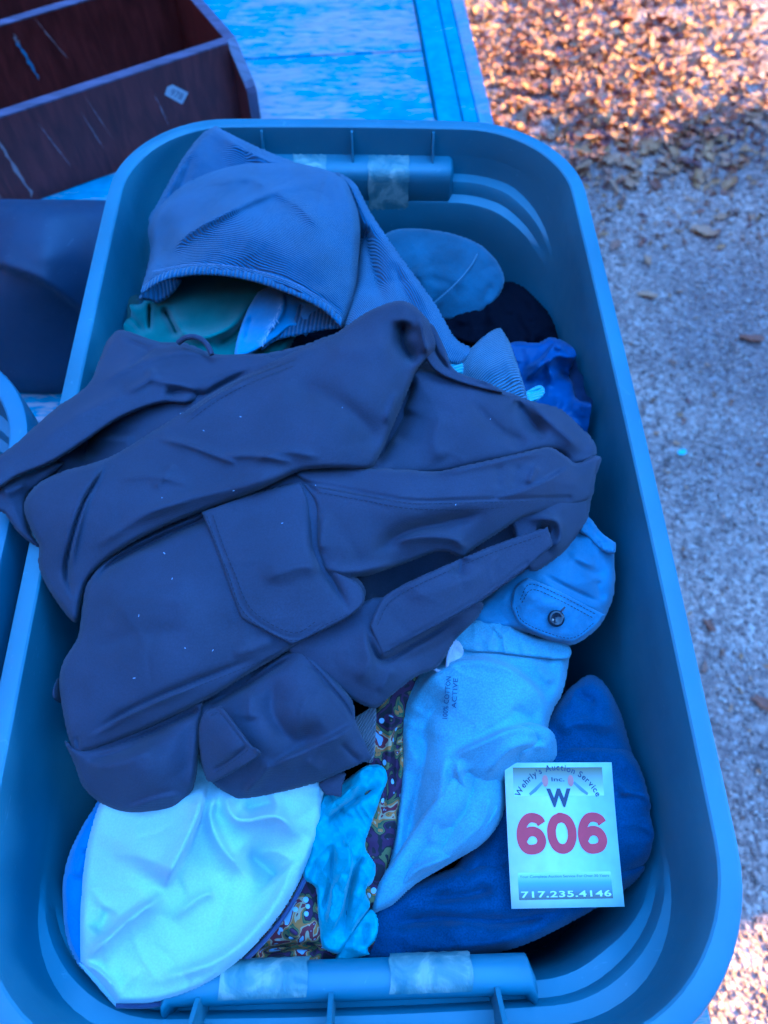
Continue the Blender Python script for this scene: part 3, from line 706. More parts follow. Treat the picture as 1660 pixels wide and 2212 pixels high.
# --- teal garment
k = garment('teal_shirt', 400, 690, -5, 'plain teal green cloth tucked below the corduroy hem', 'shirt')
patch('sleeve', [(228, 770), (238, 690), (246, 646), (262, 636), (282, 652), (298, 658), (316, 644), (340, 600), (450, 570), (570, 580), (650, 640), (620, 760), (500, 790), (330, 790)],
      [(235, 720, -4.5), (262, 635, -3.2), (300, 680, -3.6), (420, 620, -2.6), (540, 640, -2.4), (600, 720, -3), (450, 750, -2.2), (300, 750, -3)], M['green'], k, edge=(2.2, 22), res=4,
      folds=[([(262, 635), (285, 690), (320, 720)], -.7, 12, 'g'), ([(325, 650), (322, 720)], -.9, 4, 'g'), ([(350, 660), (372, 700), (385, 730)], -1.4, 10, 'g'), ([(360, 640), (385, 705), (430, 730), (500, 705), (550, 640)], 1.0, 18, 'g'),
             ([(560, 650), (510, 720), (460, 750)], -.8, 12, 'g'), ([(250, 700), (300, 705)], .3, 14, 'g')], noise=(.08, 60), seed=21)
# --- pale denim with frayed edge
k = garment('denim_cloth', 590, 700, -3, 'pale blue denim scrap with frayed white edge inside corduroy leg', 'cloth')
patch('panel', [(507, 768), (518, 712), (542, 655), (572, 622), (640, 625), (708, 660), (690, 695), (660, 727, 'c'), (632, 706), (600, 728), (565, 752), (532, 768)],
      [(510, 765, -.7), (545, 660, -1.2), (640, 640, -1.0), (690, 680, -.8), (655, 720, -.9), (590, 735, -.7)], M['denim'], k, edge=(.6, 10), res=3,
      folds=[([(615, 630), (610, 680), (570, 730)], .55, (3, 16), 't'), ([(545, 680), (530, 740)], -.25, 7, 'g'), ([(650, 650), (640, 700)], -.3, 9, 'g')], noise=(.1, 35), seed=22)
fr = np.random.default_rng(5); V = []; Fc = []
for i in range(70):
    s = fr.random(); bx, by = (610-42*s+fr.normal()*2, 655+88*s); z0 = -.15
    p0 = at(bx, by, RIM+(z0)*.01); ang = math.radians(115+fr.normal()*30); ln = 8+10*fr.random()
    p1 = at(bx+ln*math.cos(ang)-4, by+ln*math.sin(ang)*.7, RIM+(z0-.1+.3*fr.random())*.01)
    sd_ = np.array([.0003, .0002, 0]); b0 = len(V); V += [p0-sd_, p0+sd_, p1+sd_, p1-sd_]; Fc.append([b0, b0+1, b0+2, b0+3])
tag(build('frayed_threads', V, Fc, M['fray'], k), kind='stuff')

# --- felt oval
k = garment('suede_cap', 970, 600, -11, 'slate blue suede oval cap top with one curved seam near far wall', 'cap')
patch('crown', [(800, 540), (835, 503), (880, 493), (960, 500), (1035, 526), (1080, 572), (1089, 615), (1065, 657), (1015, 687), (960, 692), (900, 680), (830, 620)],
      [(850, 510, -6.5), (960, 505, -6.2), (1060, 560, -7), (1080, 620, -8), (1010, 680, -9.2), (900, 640, -8), (960, 590, -6.3)], M['suede'], k, edge=(.6, 12), res=4,
      folds=[([(935, 655), (985, 612), (1020, 570), (1042, 530)], -.10, 3, 'gk'), ([(900, 580), (960, 570), (1000, 600)], -.2, 20, 'g'), ([(870, 620), (930, 560)], .2, 18, 'g')], noise=(.12, 50), seed=24)
tube('seam', [at(x, y, RIM+z*.01) for x, y, z in spline([(937, 655, -7.35), (985, 612, -6.55), (1020, 570, -6.42), (1040, 530, -6.95)], 24)], .0007, M['suede_seam'], k)

# --- light corduroy point, aqua knit, royal nylon
k = garment('nylon_jacket', 1210, 850, -12, 'crumpled royal blue nylon jacket against the right wall', 'jacket')
patch('body', [(1060, 760), (1110, 738), (1160, 740), (1192, 728), (1240, 745), (1262, 760), (1282, 805), (1303, 852), (1301, 910), (1296, 1010), (1250, 1040), (1190, 960), (1140, 900), (1080, 850)],
      [(1110, 745, -5.2), (1190, 732, -4.6), (1260, 765, -4.4), (1300, 860, -4), (1290, 960, -6.5), (1200, 880, -5), (1130, 830, -6), (1210, 820, -6.2)], M['nylon'], k, edge=(2.6, 16), res=4,
      folds=[([(1125, 800), (1170, 775), (1200, 745), (1240, 770)], 1.0, (3, 22), 't'), ([(1185, 790), (1200, 770), (1255, 775)], .9, 9, 's'), ([(1130, 830), (1180, 785), (1195, 840)], .9, 11, 's'),
             ([(1255, 765), (1250, 850), (1290, 850)], -1.6, 12, 'g'), ([(1275, 800), (1262, 830), (1258, 850)], .7, 6, 's'), ([(1230, 855), (1265, 870), (1300, 852)], 1.0, (3, 30), 't'), ([(1215, 860), (1190, 905)], .4, 12, 'g'), ([(1205, 800), (1235, 815), (1240, 790)], -.7, 9, 'g')],
      noise=(.3, 40), seed=26)
k = garment('corduroy_cloth', 1075, 790, -6, 'small pale blue corduroy point standing up beside royal blue jacket', 'garment')
patch('collar', [(985, 785), (1000, 768), (1040, 730), (1068, 711), (1082, 708, 'c'), (1100, 735), (1120, 790), (1142, 862, 'c'), (1090, 900), (1000, 850)],
      [(1000, 780, -.6), (1080, 712, -.2), (1130, 850, -1.2), (1060, 800, .9), (1020, 840, -.6), (1100, 760, .2)], M['cordlight'], k, edge=(.9, 12), res=3, folds=[([(1075, 725), (1095, 780), (1115, 840)], .15, 16, 'g')], noise=(.08, 45), seed=27, thick=.002)
k = garment('aqua_knit', 990, 780, -4, 'aqua knit peeping out on both sides of the pale corduroy point', 'garment')
patch('edge', [(950, 760), (968, 750), (996, 748, 'c'), (1003, 800), (985, 815), (958, 800)], [(970, 755, -.3), (996, 750, -.3), (1000, 800, -.3), (960, 790, -.4)], M['aqua'], k, edge=(.5, 8), res=3, noise=(.05, 20))
patch('edge', [(1130, 852), (1150, 838), (1168, 832), (1178, 842), (1172, 858), (1150, 870), (1130, 866)], [(1135, 855, -2.1), (1170, 838, -2.4), (1170, 858, -2.1)], M['aqua'], k, edge=(.5, 7), res=2.5, folds=[([(1140, 853), (1172, 840)], -.2, 3, 'g')], noise=(.05, 15))

# --- navy fleece and bright blue cotton at the near end
k = garment('navy_fleece', 1200, 1800, -15, 'navy blue fleece filling the near right corner of the tote', 'sweater')
patch('sleeve', [(1120, 1640), (1170, 1560), (1205, 1515), (1240, 1478), (1274, 1458), (1306, 1474), (1340, 1535), (1368, 1620), (1372, 1680), (1300, 1700), (1180, 1700)],
      [(1200, 1530, -5.6), (1275, 1465, -5.8), (1350, 1580, -6.6), (1365, 1660, -7.4), (1250, 1660, -6.4), (1150, 1640, -6), (1260, 1560, -4.6)], M['navy'], k, edge=(2.6, 46), noise=(.3, 60), seed=28, wr=[(.25, 10, 160, 50)],
      folds=[([(1200, 1580), (1260, 1560), (1330, 1570)], .5, 20, 'g'), ([(1240, 1500), (1290, 1520)], -.4, 16, 'g')])
patch('body', [(1050, 1700), (1120, 1640), (1200, 1612), (1290, 1600), (1350, 1614), (1386, 1655), (1418, 1740), (1441, 1812), (1402, 1866), (1300, 1920), (1100, 1930), (980, 1900), (1000, 1850), (1055, 1790)],
      [(1120, 1660, -6), (1290, 1612, -5.0), (1375, 1660, -6.2), (1430, 1800, -7.8), (1300, 1900, -8.2), (1100, 1900, -8), (1020, 1850, -8), (1200, 1740, -5.9), (1330, 1740, -5.6)], M['navy'], k, edge=(2.6, 50), noise=(.3, 70), seed=128, wr=[(.25, 40, 200, 56)],
      folds=[([(1425, 1765), (1385, 1722), (1325, 1715)], .7, (6, 60), 't'), ([(1340, 1660), (1380, 1720)], -.3, 18, 'g')])
patch('body', [(775, 1985), (850, 1930), (950, 1885), (1080, 1850), (1200, 1862), (1310, 1870), (1392, 1862), (1400, 1880), (1338, 1932), (1228, 1997), (1110, 2050), (960, 2080), (850, 2088), (776, 2088)],
      [(800, 1985, -7.6), (950, 1900, -7.8), (1200, 1880, -7.9), (1380, 1876, -8.6), (1230, 1980, -8.4), (960, 2070, -7.8), (800, 2078, -7.6), (1000, 1980, -6.6), (1200, 1940, -6.9)], M['navy'], k, edge=(2.4, 46), noise=(.28, 70), seed=228, wr=[(.3, -8, 300, 52)],
      folds=[([(820, 2000), (950, 1985), (1100, 1990), (1250, 1960)], -.8, 18, 'g'), ([(900, 1945), (1000, 1935), (1080, 1915)], -.6, 14, 'g'), ([(850, 2040), (1000, 2045), (1150, 2020)], .4, 22, 'g')])
k = garment('blue_cloth', 170, 1950, -9, 'bright blue cloth edge squeezed behind the white cap', 'cloth')
patch('edge', [(230, 1720), (196, 1755), (155, 1830), (137, 1895), (136, 1960), (142, 2020), (160, 2070), (185, 2095), (260, 2050), (280, 1800)],
      [(200, 1770, -4.8), (145, 1900, -5.2), (165, 2060, -4.6), (240, 1900, -4)], M['bluecloth'], k, edge=(2, 20), folds=[([(185, 1830), (160, 1900)], .5, 18, 'g')], seed=29)

# --- blue-grey shorts with buttoned pocket
k = garment('cargo_shorts', 1220, 1270, -8, 'grey-blue shorts with buttoned pocket flap at right edge of pile', 'shorts')
patch('leg', [(1000, 1350), (1090, 1250), (1180, 1180), (1240, 1120), (1262, 1105), (1290, 1140), (1326, 1182), (1334, 1215), (1332, 1270), (1315, 1320), (1290, 1360), (1243, 1392), (1200, 1391), (1130, 1366), (1060, 1360)],
      [(1100, 1280, -2.4), (1250, 1130, -2.5), (1325, 1200, -4), (1320, 1300, -4.5), (1220, 1380, -4), (1080, 1345, -3), (1200, 1260, -1.8), (1270, 1240, -2.4)], M['shorts'], k, edge=(2.2, 24), res=4,
      folds=[([(1262, 1140), (1290, 1175), (1325, 1195)], .5, (3, 24), 't'), ([(1215, 1185), (1260, 1225), (1320, 1250)], -.3, 14, 'g'), ([(1165, 1235), (1240, 1275), (1310, 1305)], -.25, 4, 'g'), ([(1160, 1250), (1230, 1290), (1300, 1320)], .2, 8, 'g'),
             ([(1290, 1250), (1300, 1300)], -.3, 12, 'g'), ([(1225, 1200), (1290, 1225)], .3, 12, 'g')], noise=(.14, 50), seed=30, auto=1.6)
patch('waistband', [(1248, 1112), (1275, 1118), (1300, 1150), (1331, 1172, 'c'), (1328, 1196), (1300, 1190), (1268, 1160), (1240, 1140)], [(1260, 1120, -1.5), (1325, 1180, -2.6), (1270, 1150, -1.8)], M['shorts'], k, edge=(.7, 8), res=3, wr=[(.18, 60, 30, 12)], noise=(.1, 14), seed=31)
fl = patch('pocket_flap', [(1104, 1312, 'c'), (1112, 1270), (1140, 1248, 'c'), (1200, 1272), (1262, 1305), (1308, 1328, 'c'), (1280, 1362), (1240, 1388, 'c'), (1170, 1372), (1120, 1345, 'c')],
      [(1110, 1300, -2.1), (1145, 1255, -1.4), (1300, 1330, -3.6), (1240, 1380, -3.3), (1125, 1340, -2.4), (1200, 1310, -1.6)], M['shorts'], k, edge=(.35, 6), res=3,
      folds=[([(1120, 1312), (1128, 1338), (1175, 1362), (1238, 1376), (1290, 1335)], -.07, 3, 'gk'), ([(1126, 1290), (1150, 1265), (1210, 1290), (1280, 1325)], -.05, 3, 'gk')], noise=(.1, 35), seed=32, key='button')
stitches(k, [('button', [(1116, 1312), (1128, 1340), (1175, 1364), (1238, 1378), (1288, 1342)]), ('button', [(1124, 1296), (1146, 1262), (1206, 1284), (1290, 1328)]), ('button', [(1128, 1302), (1150, 1274), (1204, 1294), (1280, 1334)])], M['stitch'], 5, 3)
bc = at(1202, 1336, RIM-.0178); bn = np.array([.1, -.35, .93]); bn /= np.linalg.norm(bn)
bu = np.cross(bn, [0, 1, 0]); bu /= np.linalg.norm(bu); bv = np.cross(bn, bu)
V = []; rp = [(0.0, .0012), (.0030, .0012), (.0036, .0019), (.0052, .0019), (.0060, .0010), (.0060, -.001)]
for r, z in rp:
    for q in range(20): V.append(bc+bn*z+r*(bu*math.cos(q*math.pi/10)+bv*math.sin(q*math.pi/10)))
btn = build('button', V, np.array([[i*20+q, i*20+(q+1) % 20, (i+1)*20+(q+1) % 20, (i+1)*20+q] for i in range(5) for q in range(20)]), M['button'], k)
tag(btn, 'round black button')
tube('buttonhole', [at(1212+9*s, 1322-10*s, RIM-.0163) for s in np.linspace(0, 1, 6)], .0007, M['thread'], fl)

# --- pale blue fleece trousers
k = garment('fleece_trousers', 1000, 1620, -12, 'pale blue fleece trousers with small dark print, under the cargo trousers', 'trousers')
patch('leg', [(960, 1380), (1010, 1345), (1080, 1335), (1140, 1368), (1225, 1392), (1228, 1440), (1215, 1500), (1196, 1535), (1186, 1575), (1202, 1605), (1198, 1650), (1150, 1690), (1098, 1690), (1088, 1740), (1080, 1780), (1045, 1822), (980, 1862), (900, 1910), (850, 1955), (800, 1978, 'c'), (790, 1950), (820, 1890), (845, 1820), (858, 1700), (862, 1600), (850, 1550), (880, 1480), (930, 1420)],
      [(1000, 1360, -3.2), (1100, 1345, -3.8), (1215, 1410, -5), (1190, 1560, -4), (1195, 1620, -4.6), (1100, 1690, -5.5), (1080, 1760, -6), (960, 1865, -7), (810, 1970, -7.5), (855, 1750, -6.5), (865, 1560, -5), (940, 1430, -3), (1040, 1520, -2.2), (960, 1700, -4.2), (1100, 1600, -3)],
      M['sweat'], k, edge=(2.6, 26), res=4,
      folds=[([(1005, 1398), (1080, 1408), (1150, 1415), (1222, 1410)], -.45, 8, 'g'), ([(870, 1550), (920, 1468), (995, 1424), (1090, 1435), (1160, 1490), (1190, 1550)], 1.0, (7, 70), 't'),
             ([(900, 1640), (920, 1560), (970, 1490)], -.6, 22, 'g'), ([(960, 1640), (1040, 1600), (1120, 1570), (1185, 1585)], .9, (6, 46), 't'), ([(1040, 1690), (1100, 1620), (1180, 1600)], .6, 16, 'g'), ([(1010, 1660), (1030, 1720), (1080, 1740)], -1.1, 16, 'g'),
             ([(985, 1640), (1000, 1690), (1050, 1730)], .6, 12, 'g'), ([(930, 1560), (905, 1700), (870, 1850)], -.9, 20, 'g'), ([(965, 1600), (950, 1740), (920, 1840)], .5, 24, 'g'), ([(1060, 1700), (1075, 1760), (1000, 1840), (900, 1895)], .8, (5, 36), 't'), ([(1020, 1750), (980, 1800)], -.3, 18, 'g'),
             ([(850, 1930), (900, 1880), (980, 1850)], .7, 14, 'g'), ([(1060, 1350), (1095, 1380)], .4, 9, 'g'), ([(1150, 1430), (1195, 1480)], .4, 16, 'g'), ([(1100, 1530), (1160, 1560)], -.35, 22, 'g')],
      noise=(.10, 110), seed=33, key='fleece', auto=.5, gain=1.5, wr=[(-.45, 108, 420, 62), (.12, 20, 120, 30)])
patch('leg', [(985, 1650), (1005, 1612), (1045, 1612), (1078, 1650), (1092, 1700), (1086, 1765), (1045, 1822), (980, 1862), (900, 1910), (850, 1955), (800, 1978, 'c'), (812, 1915), (855, 1850), (900, 1780), (945, 1715)],
      [(1010, 1625, -3.4), (1080, 1700, -5.0), (1045, 1810, -5.9), (900, 1900, -6.6), (810, 1968, -7.1), (890, 1810, -5.4), (990, 1740, -3.9)], M['sweat'], k, edge=(1.3, 26), res=4, noise=(.12, 60), seed=133, auto=.4,
      folds=[([(1030, 1640), (1010, 1740), (940, 1830), (860, 1915)], -.5, 18, 'g'), ([(1060, 1700), (1040, 1780), (960, 1850)], .4, 16, 'g')])
patch('leg', [(1000, 1655), (1030, 1610), (1085, 1575), (1140, 1560), (1188, 1575), (1203, 1605), (1198, 1650), (1150, 1672), (1098, 1672), (1050, 1668)],
      [(1015, 1650, -3.4), (1085, 1585, -2.6), (1140, 1570, -2.4), (1195, 1610, -3.8), (1150, 1668, -5.4), (1060, 1660, -4.8), (1110, 1615, -2.9)], M['sweat'], k, edge=(1.2, 22), res=4, noise=(.12, 50), seed=134, auto=.4,
      folds=[([(1040, 1640), (1100, 1605), (1180, 1600)], -.5, 14, 'g'), ([(1120, 1640), (1150, 1612), (1190, 1618)], .3, 12, 'g')])
patch('waistband', [(975, 1372), (1010, 1345), (1060, 1334), (1100, 1352), (1150, 1376), (1228, 1394), (1226, 1425), (1150, 1420), (1080, 1412), (1000, 1404)],
      [(1000, 1360, -2.7), (1100, 1360, -3.2), (1215, 1405, -4.4), (1060, 1405, -2.6)], M['sweat'], k, edge=(.8, 9), res=3, wr=[(.22, 70, 60, 20)], noise=(.1, 40), seed=34)
patch('drawstring_loop', [(968, 1392), (985, 1382), (999, 1395), (1001, 1415), (985, 1432), (970, 1438), (963, 1420)], [(975, 1390, -1.6), (995, 1400, -1.9), (975, 1430, -2)], M['sweat_in'], k, edge=(.5, 6), res=2.5, noise=(.12, 14), seed=35)
tube('binding', [at(x, y, RIM+z*.01) for x, y, z in spline([(962, 1392, -.9), (940, 1418, -1.3), (936, 1438, -1.6), (948, 1450, -1.9), (965, 1446, -1.8), (968, 1420, -1.4), (978, 1388, -1.2)], 40)], .0013, M['sweat_in'], k)

# --- floral print garment
k = garment('floral_blouse', 760, 1950, -12, 'dark floral print blouse with pale dots and orange patches', 'blouse')
patch('panel', [(800, 1560), (830, 1510), (880, 1462), (912, 1448), (905, 1480), (880, 1530), (872, 1590), (874, 1650), (866, 1720), (850, 1830), (830, 1900), (805, 1960), (780, 1930), (775, 1850), (780, 1760), (790, 1680), (795, 1620)],
      [(830, 1520, -4.0), (900, 1460, -4.2), (860, 1600, -4.9), (850, 1800, -6.4), (805, 1940, -7.0), (785, 1780, -5.6), (800, 1620, -4.4)], M['floral'], k, edge=(.8, 12), res=4,
      folds=[([(845, 1520), (840, 1640), (815, 1800)], .5, 12, 'g'), ([(862, 1560), (855, 1700)], -.5, 9, 'g')], noise=(.12, 40), seed=36)
patch('panel', [(520, 2090), (560, 2030), (620, 1930), (660, 1880), (720, 1880), (770, 1960), (812, 1990), (815, 2030), (800, 2062), (730, 2082), (620, 2090)],
      [(540, 2085, -7), (640, 1920, -6.2), (700, 1960, -6.4), (800, 2000, -6.8), (790, 2055, -7.5), (650, 2080, -7.4), (650, 2010, -5.6)], M['floral'], k, edge=(1.2, 12), res=4,
      folds=[([(545, 2060), (640, 2045), (700, 2050)], -1.0, 8, 'g'), ([(600, 1980), (650, 2030)], .4, 14, 'g')], noise=(.12, 40), seed=37)
# --- turquoise crinkled cloth
k = garment('turquoise_scarf', 740, 1880, -9, 'crinkled turquoise scarf hanging between white cap and floral print', 'scarf')
patch('body', [(660, 1760), (690, 1720), (740, 1690), (790, 1655), (826, 1655), (838, 1685), (815, 1750), (796, 1800), (790, 1832), (812, 1870), (806, 1905), (790, 1925), (800, 1958), (775, 1995), (752, 2035), (735, 2062, 'c'), (697, 2047), (688, 1985), (682, 1920), (655, 1895), (655, 1830)],
      [(700, 1720, -4.0), (800, 1660, -3.8), (825, 1690, -4.4), (790, 1820, -4.6), (805, 1890, -5.2), (770, 1990, -5.6), (730, 2055, -6.2), (690, 1960, -5.2), (670, 1860, -4.6), (740, 1850, -3.6)], M['turq'], k, edge=(1.0, 12), res=3,
      folds=[([(700, 1780), (750, 1740), (830, 1690)], -.8, 9, 'g'), ([(695, 1760), (740, 1720), (800, 1675)], .6, 8, 's'), ([(740, 1790), (760, 1860), (740, 1960), (705, 2040)], .9, (3, 26), 't'), ([(790, 1840), (760, 1900), (740, 2040)], -.8, 9, 'g'), ([(720, 1800), (715, 1900), (700, 1980)], -.7, 8, 'g'),
             ([(800, 1870), (780, 1950), (745, 2040)], .6, 8, 's'), ([(770, 1790), (745, 1830)], .5, 8, 's'), ([(690, 1870), (720, 1930), (700, 2030)], .5, 7, 's')], noise=(.16, 30), wr=[(.34, 115, 110, 17), (.2, 60, 60, 14)], seed=38, auto=2.6, adir=112, gain=1.9)
patch('tail', [(740, 2040), (765, 2005), (800, 1965), (818, 1990), (812, 2030), (795, 2050), (800, 2062, 'c'), (760, 2075), (725, 2078)], [(745, 2045, -6.6), (800, 1980, -5.8), (808, 2030, -6), (760, 2070, -6.9)], M['turq'], k, edge=(.6, 8), res=3, folds=[([(770, 2010), (760, 2060)], .5, 8, 's'), ([(795, 1990), (785, 2050)], -.5, 7, 'g')], noise=(.15, 25), seed=39)

# --- white cap
k = garment('white_cap', 430, 1930, -8, 'limp white cotton cap with navy piped rim at the near left', 'cap')
capout = [(260, 1660), (232, 1700), (206, 1760), (184, 1850), (174, 1960), (173, 2030), (174, 2080, 'c'), (212, 2118), (252, 2168, 'c'), (330, 2166), (420, 2140), (500, 2090), (580, 2010), (640, 1920), (685, 1810), (700, 1720), (698, 1640), (500, 1600)]
capctrl = [(260, 1680, -3.0), (185, 1860, -2.9), (178, 2070, -2.4), (250, 2160, -2.9), (420, 2130, -2.7), (580, 2000, -3.0), (690, 1780, -3.4), (690, 1660, -2.4), (450, 1660, -3.0), (330, 1735, -2.5), (350, 1925, -1.7), (300, 1810, -1.4), (430, 2030, -2.8), (560, 1880, -3.4), (590, 1750, -1.6)]
patch('crown', capout, capctrl, M['cap'], k, edge=(1.6, 20), res=4,
      folds=[([(450, 1680), (430, 1770), (390, 1860), (355, 1925)], 1.5, (6, 90), 't'), ([(360, 1928), (270, 1995), (178, 2080)], .9, 20, 'g'), ([(345, 1940), (290, 1960), (200, 2040)], -.2, 14, 'g'), ([(470, 1690), (455, 1760), (480, 1830), (560, 1920)], .6, 18, 'g'), ([(475, 1690), (510, 1770), (600, 1765), (650, 1820)], .8, 20, 'g'),
             ([(520, 1830), (580, 1880), (600, 1900)], -.9, 34, 'g'), ([(650, 1830), (590, 1960), (480, 2070), (300, 2130)], .45, 22, 'g'), ([(178, 2080), (215, 2100), (262, 2150)], .35, 8, 'g'), ([(520, 1750), (600, 1730)], -.5, 18, 'g'), ([(240, 1960), (210, 2020)], -.4, 22, 'g'), ([(370, 1990), (430, 1940), (470, 1930)], .3, 14, 'g')],
      noise=(.06, 70), seed=40, key='cap', gain=2.3)
rimp = [(252, 2172, -4.6), (330, 2171, -4.6), (422, 2146, -4.6), (505, 2095, -4.7), (586, 2015, -4.8), (647, 1923, -4.9), (691, 1812, -5.0), (704, 1730, -4.9), (702, 1650, -4.6)]
tube('piping', [at(x, y, RIM+z*.01) for x, y, z in spline(rimp, 60)], .0016, M['piping'], k, 8)
patch('brim_band', [(170, 2080), (215, 2105), (262, 2150), (256, 2176), (246, 2172), (205, 2125)], [(174, 2082, -3.7), (250, 2170, -4.6), (260, 2150, -4.2)], M['cap'], k, edge=(.3, 6), res=3, noise=(0, 1))

# --- cargo trousers, lower layers first
k = garment('cargo_trousers', 600, 1200, -4, 'large dark brown-grey cargo trousers heaped on top of the tote', 'trousers')
CG = M['cargo']
patch('seat', [(215, 775), (232, 735), (262, 712), (340, 737), (400, 740), (470, 765), (560, 764), (650, 746), (720, 722), (850, 700), (950, 790), (1060, 832), (1150, 866), (1210, 882), (1256, 922), (1288, 965), (1270, 1050), (1240, 1130), (1180, 1200), (1030, 1310), (960, 1400), (840, 1490), (700, 1500), (400, 1560), (200, 1600), (150, 1500), (190, 1330), (140, 1230), (90, 1120), (120, 1000), (60, 1000), (100, 900), (190, 830)],
      [(230, 740, -.6), (340, 745, .4), (560, 770, 1.2), (850, 720, 3), (1060, 840, .8), (1250, 930, -1.2), (1240, 1120, -1.6), (1030, 1300, -1.5), (840, 1480, -2), (400, 1550, -2), (180, 1560, -3), (180, 1350, -1), (110, 1150, .6), (130, 980, -.6), (200, 960, -.8), (80, 940, .8), (600, 1100, 1.8), (860, 1250, -4.5), (780, 1230, -2.5), (940, 1230, -3.5), (260, 930, .4), (330, 900, 1.2)], CG, k, edge=(2, 24), res=6,
      folds=[([(170, 1000), (190, 940), (200, 900)], -1.5, 20, 'g'), ([(190, 930), (250, 945), (290, 940)], .5, (4, 30), 't')], seed=50)
patch('leg', [(-14, 1000), (40, 952), (110, 890), (190, 830), (215, 775), (240, 728), (262, 712), (340, 737), (385, 742), (460, 765), (560, 765, .4), (600, 785, .3), (520, 830, .4), (430, 872, .7), (350, 872), (260, 905), (180, 958), (110, 1002), (40, 1030), (-14, 1060)],
      [(0, 1010, 1.9), (110, 930, 2.2), (220, 800, 1.2), (330, 770, 1.9), (450, 778, 2.2), (580, 785, 3.0), (430, 850, 2.6), (300, 850, 2.6), (200, 900, 2.6), (60, 1000, 2.0)], CG, k, edge=(2.4, 22), res=4,
      folds=[([(190, 840), (290, 790), (380, 762), (460, 768)], .45, 16, 'g'), ([(330, 790), (320, 820), (260, 855)], .4, 12, 'g'), ([(310, 815), (380, 830), (440, 850)], .35, 14, 'g'), ([(350, 855), (400, 845), (450, 860)], -.6, 16, 'g'), ([(270, 735), (330, 760)], -.18, 4, 'g'), ([(340, 745), (300, 775), (270, 800)], -.2, 6, 'g'), ([(60, 970), (200, 880), (280, 850)], .3, 18, 'g'), ([(330, 938), (390, 890), (470, 838), (560, 792)], -.7, 9, 'g')], noise=(.1, 60), wr=[(.10, -30, 170, 34)], seed=51, key='upleg')
tube('belt_loop', [at(x, y, RIM+z*.01) for x, y, z in spline([(385, 740, 4.0), (405, 728, 4.5), (430, 730, 4.6), (448, 745, 4.5), (458, 766, 4.2)], 20)], .0022, CG, k, 8)
patch('leg', [(-14, 1035), (40, 1030), (105, 1005), (140, 1000), (95, 1040), (60, 1070), (56, 1110), (66, 1150), (90, 1182), (80, 1182), (40, 1152), (10, 1110), (-14, 1100)],
      [(0, 1050, 1.2), (80, 1020, 1.0), (30, 1120, .6), (75, 1170, -.4), (60, 1080, .2)], CG, k, edge=(1.4, 18), res=4, folds=[([(0, 1065), (60, 1045)], .3, 14, 'g')], wr=[(.10, -30, 170, 34)], seed=52)
# big upper leg
patch('leg', [(850, 651), (888, 655), (925, 690), (945, 740), (930, 772), (902, 800), (880, 850), (850, 920), (825, 975), (800, 1012), (740, 1012, .7), (690, 1012, .6), (640, 1022), (560, 1060), (430, 1108), (330, 1150), (245, 1200), (195, 1248), (178, 1290), (165, 1345), (130, 1312), (95, 1255), (82, 1215), (84, 1180), (62, 1135), (52, 1100), (58, 1072), (85, 1042), (140, 1016), (190, 1003), (240, 985), (300, 950), (390, 893, .6), (470, 842, .4), (560, 795, .3), (650, 752, .5), (720, 722), (790, 675)],
      [(880, 662, 7.2), (935, 745, 5.6), (880, 850, 5.4), (820, 960, 4.8), (740, 1005, 5), (640, 1012, 5.2), (430, 1095, 4.0), (250, 1190, 2.8), (170, 1300, .6), (90, 1230, .4), (65, 1110, 1.8), (150, 1025, 2.8), (300, 960, 3.8), (480, 845, 4.4), (700, 735, 5.8), (800, 675, 6.6), (600, 900, 5.8), (760, 850, 6.6), (300, 1080, 3.9)], CG, k, edge=(2.6, 28), res=4,
      folds=[([(237, 990), (205, 1045), (180, 1090), (155, 1170), (143, 1240), (160, 1300)], -.9, 5, 's'), ([(237, 990), (210, 1045), (188, 1090), (166, 1170), (158, 1240)], .6, (4, 60), 't'),
             ([(330, 945), (400, 960), (470, 985), (520, 1005)], .30, 9, 'g'), ([(470, 985), (560, 985), (640, 1000)], .28, 10, 'g'), ([(540, 1000), (610, 975), (700, 990)], .22, 12, 'g'), ([(250, 1035), (340, 1030), (420, 1050)], .2, 12, 'g'),
             ([(390, 895), (450, 850), (520, 815), (640, 770)], -.3, 4, 'g'), ([(400, 905), (460, 862), (540, 822)], .22, 7, 'g'), ([(600, 830), (700, 850), (790, 920), (815, 985)], -.55, 42, 'g'), ([(700, 740), (780, 760), (860, 740)], .4, 40, 'g'),
             ([(875, 690), (870, 740), (900, 790)], -1.3, 17, 'g'), ([(905, 680), (915, 730), (925, 770)], .6, 9, 's'), ([(250, 1130), (380, 1085), (520, 1050), (640, 1012)], .5, 24, 'g'), ([(190, 1190), (320, 1110), (420, 1080)], .2, 14, 'g'), ([(860, 840), (830, 920)], .25, 8, 'g'),
             ([(380, 1000), (330, 1060)], .18, 12, 'g')], noise=(.09, 80), seed=53, key='bigleg')
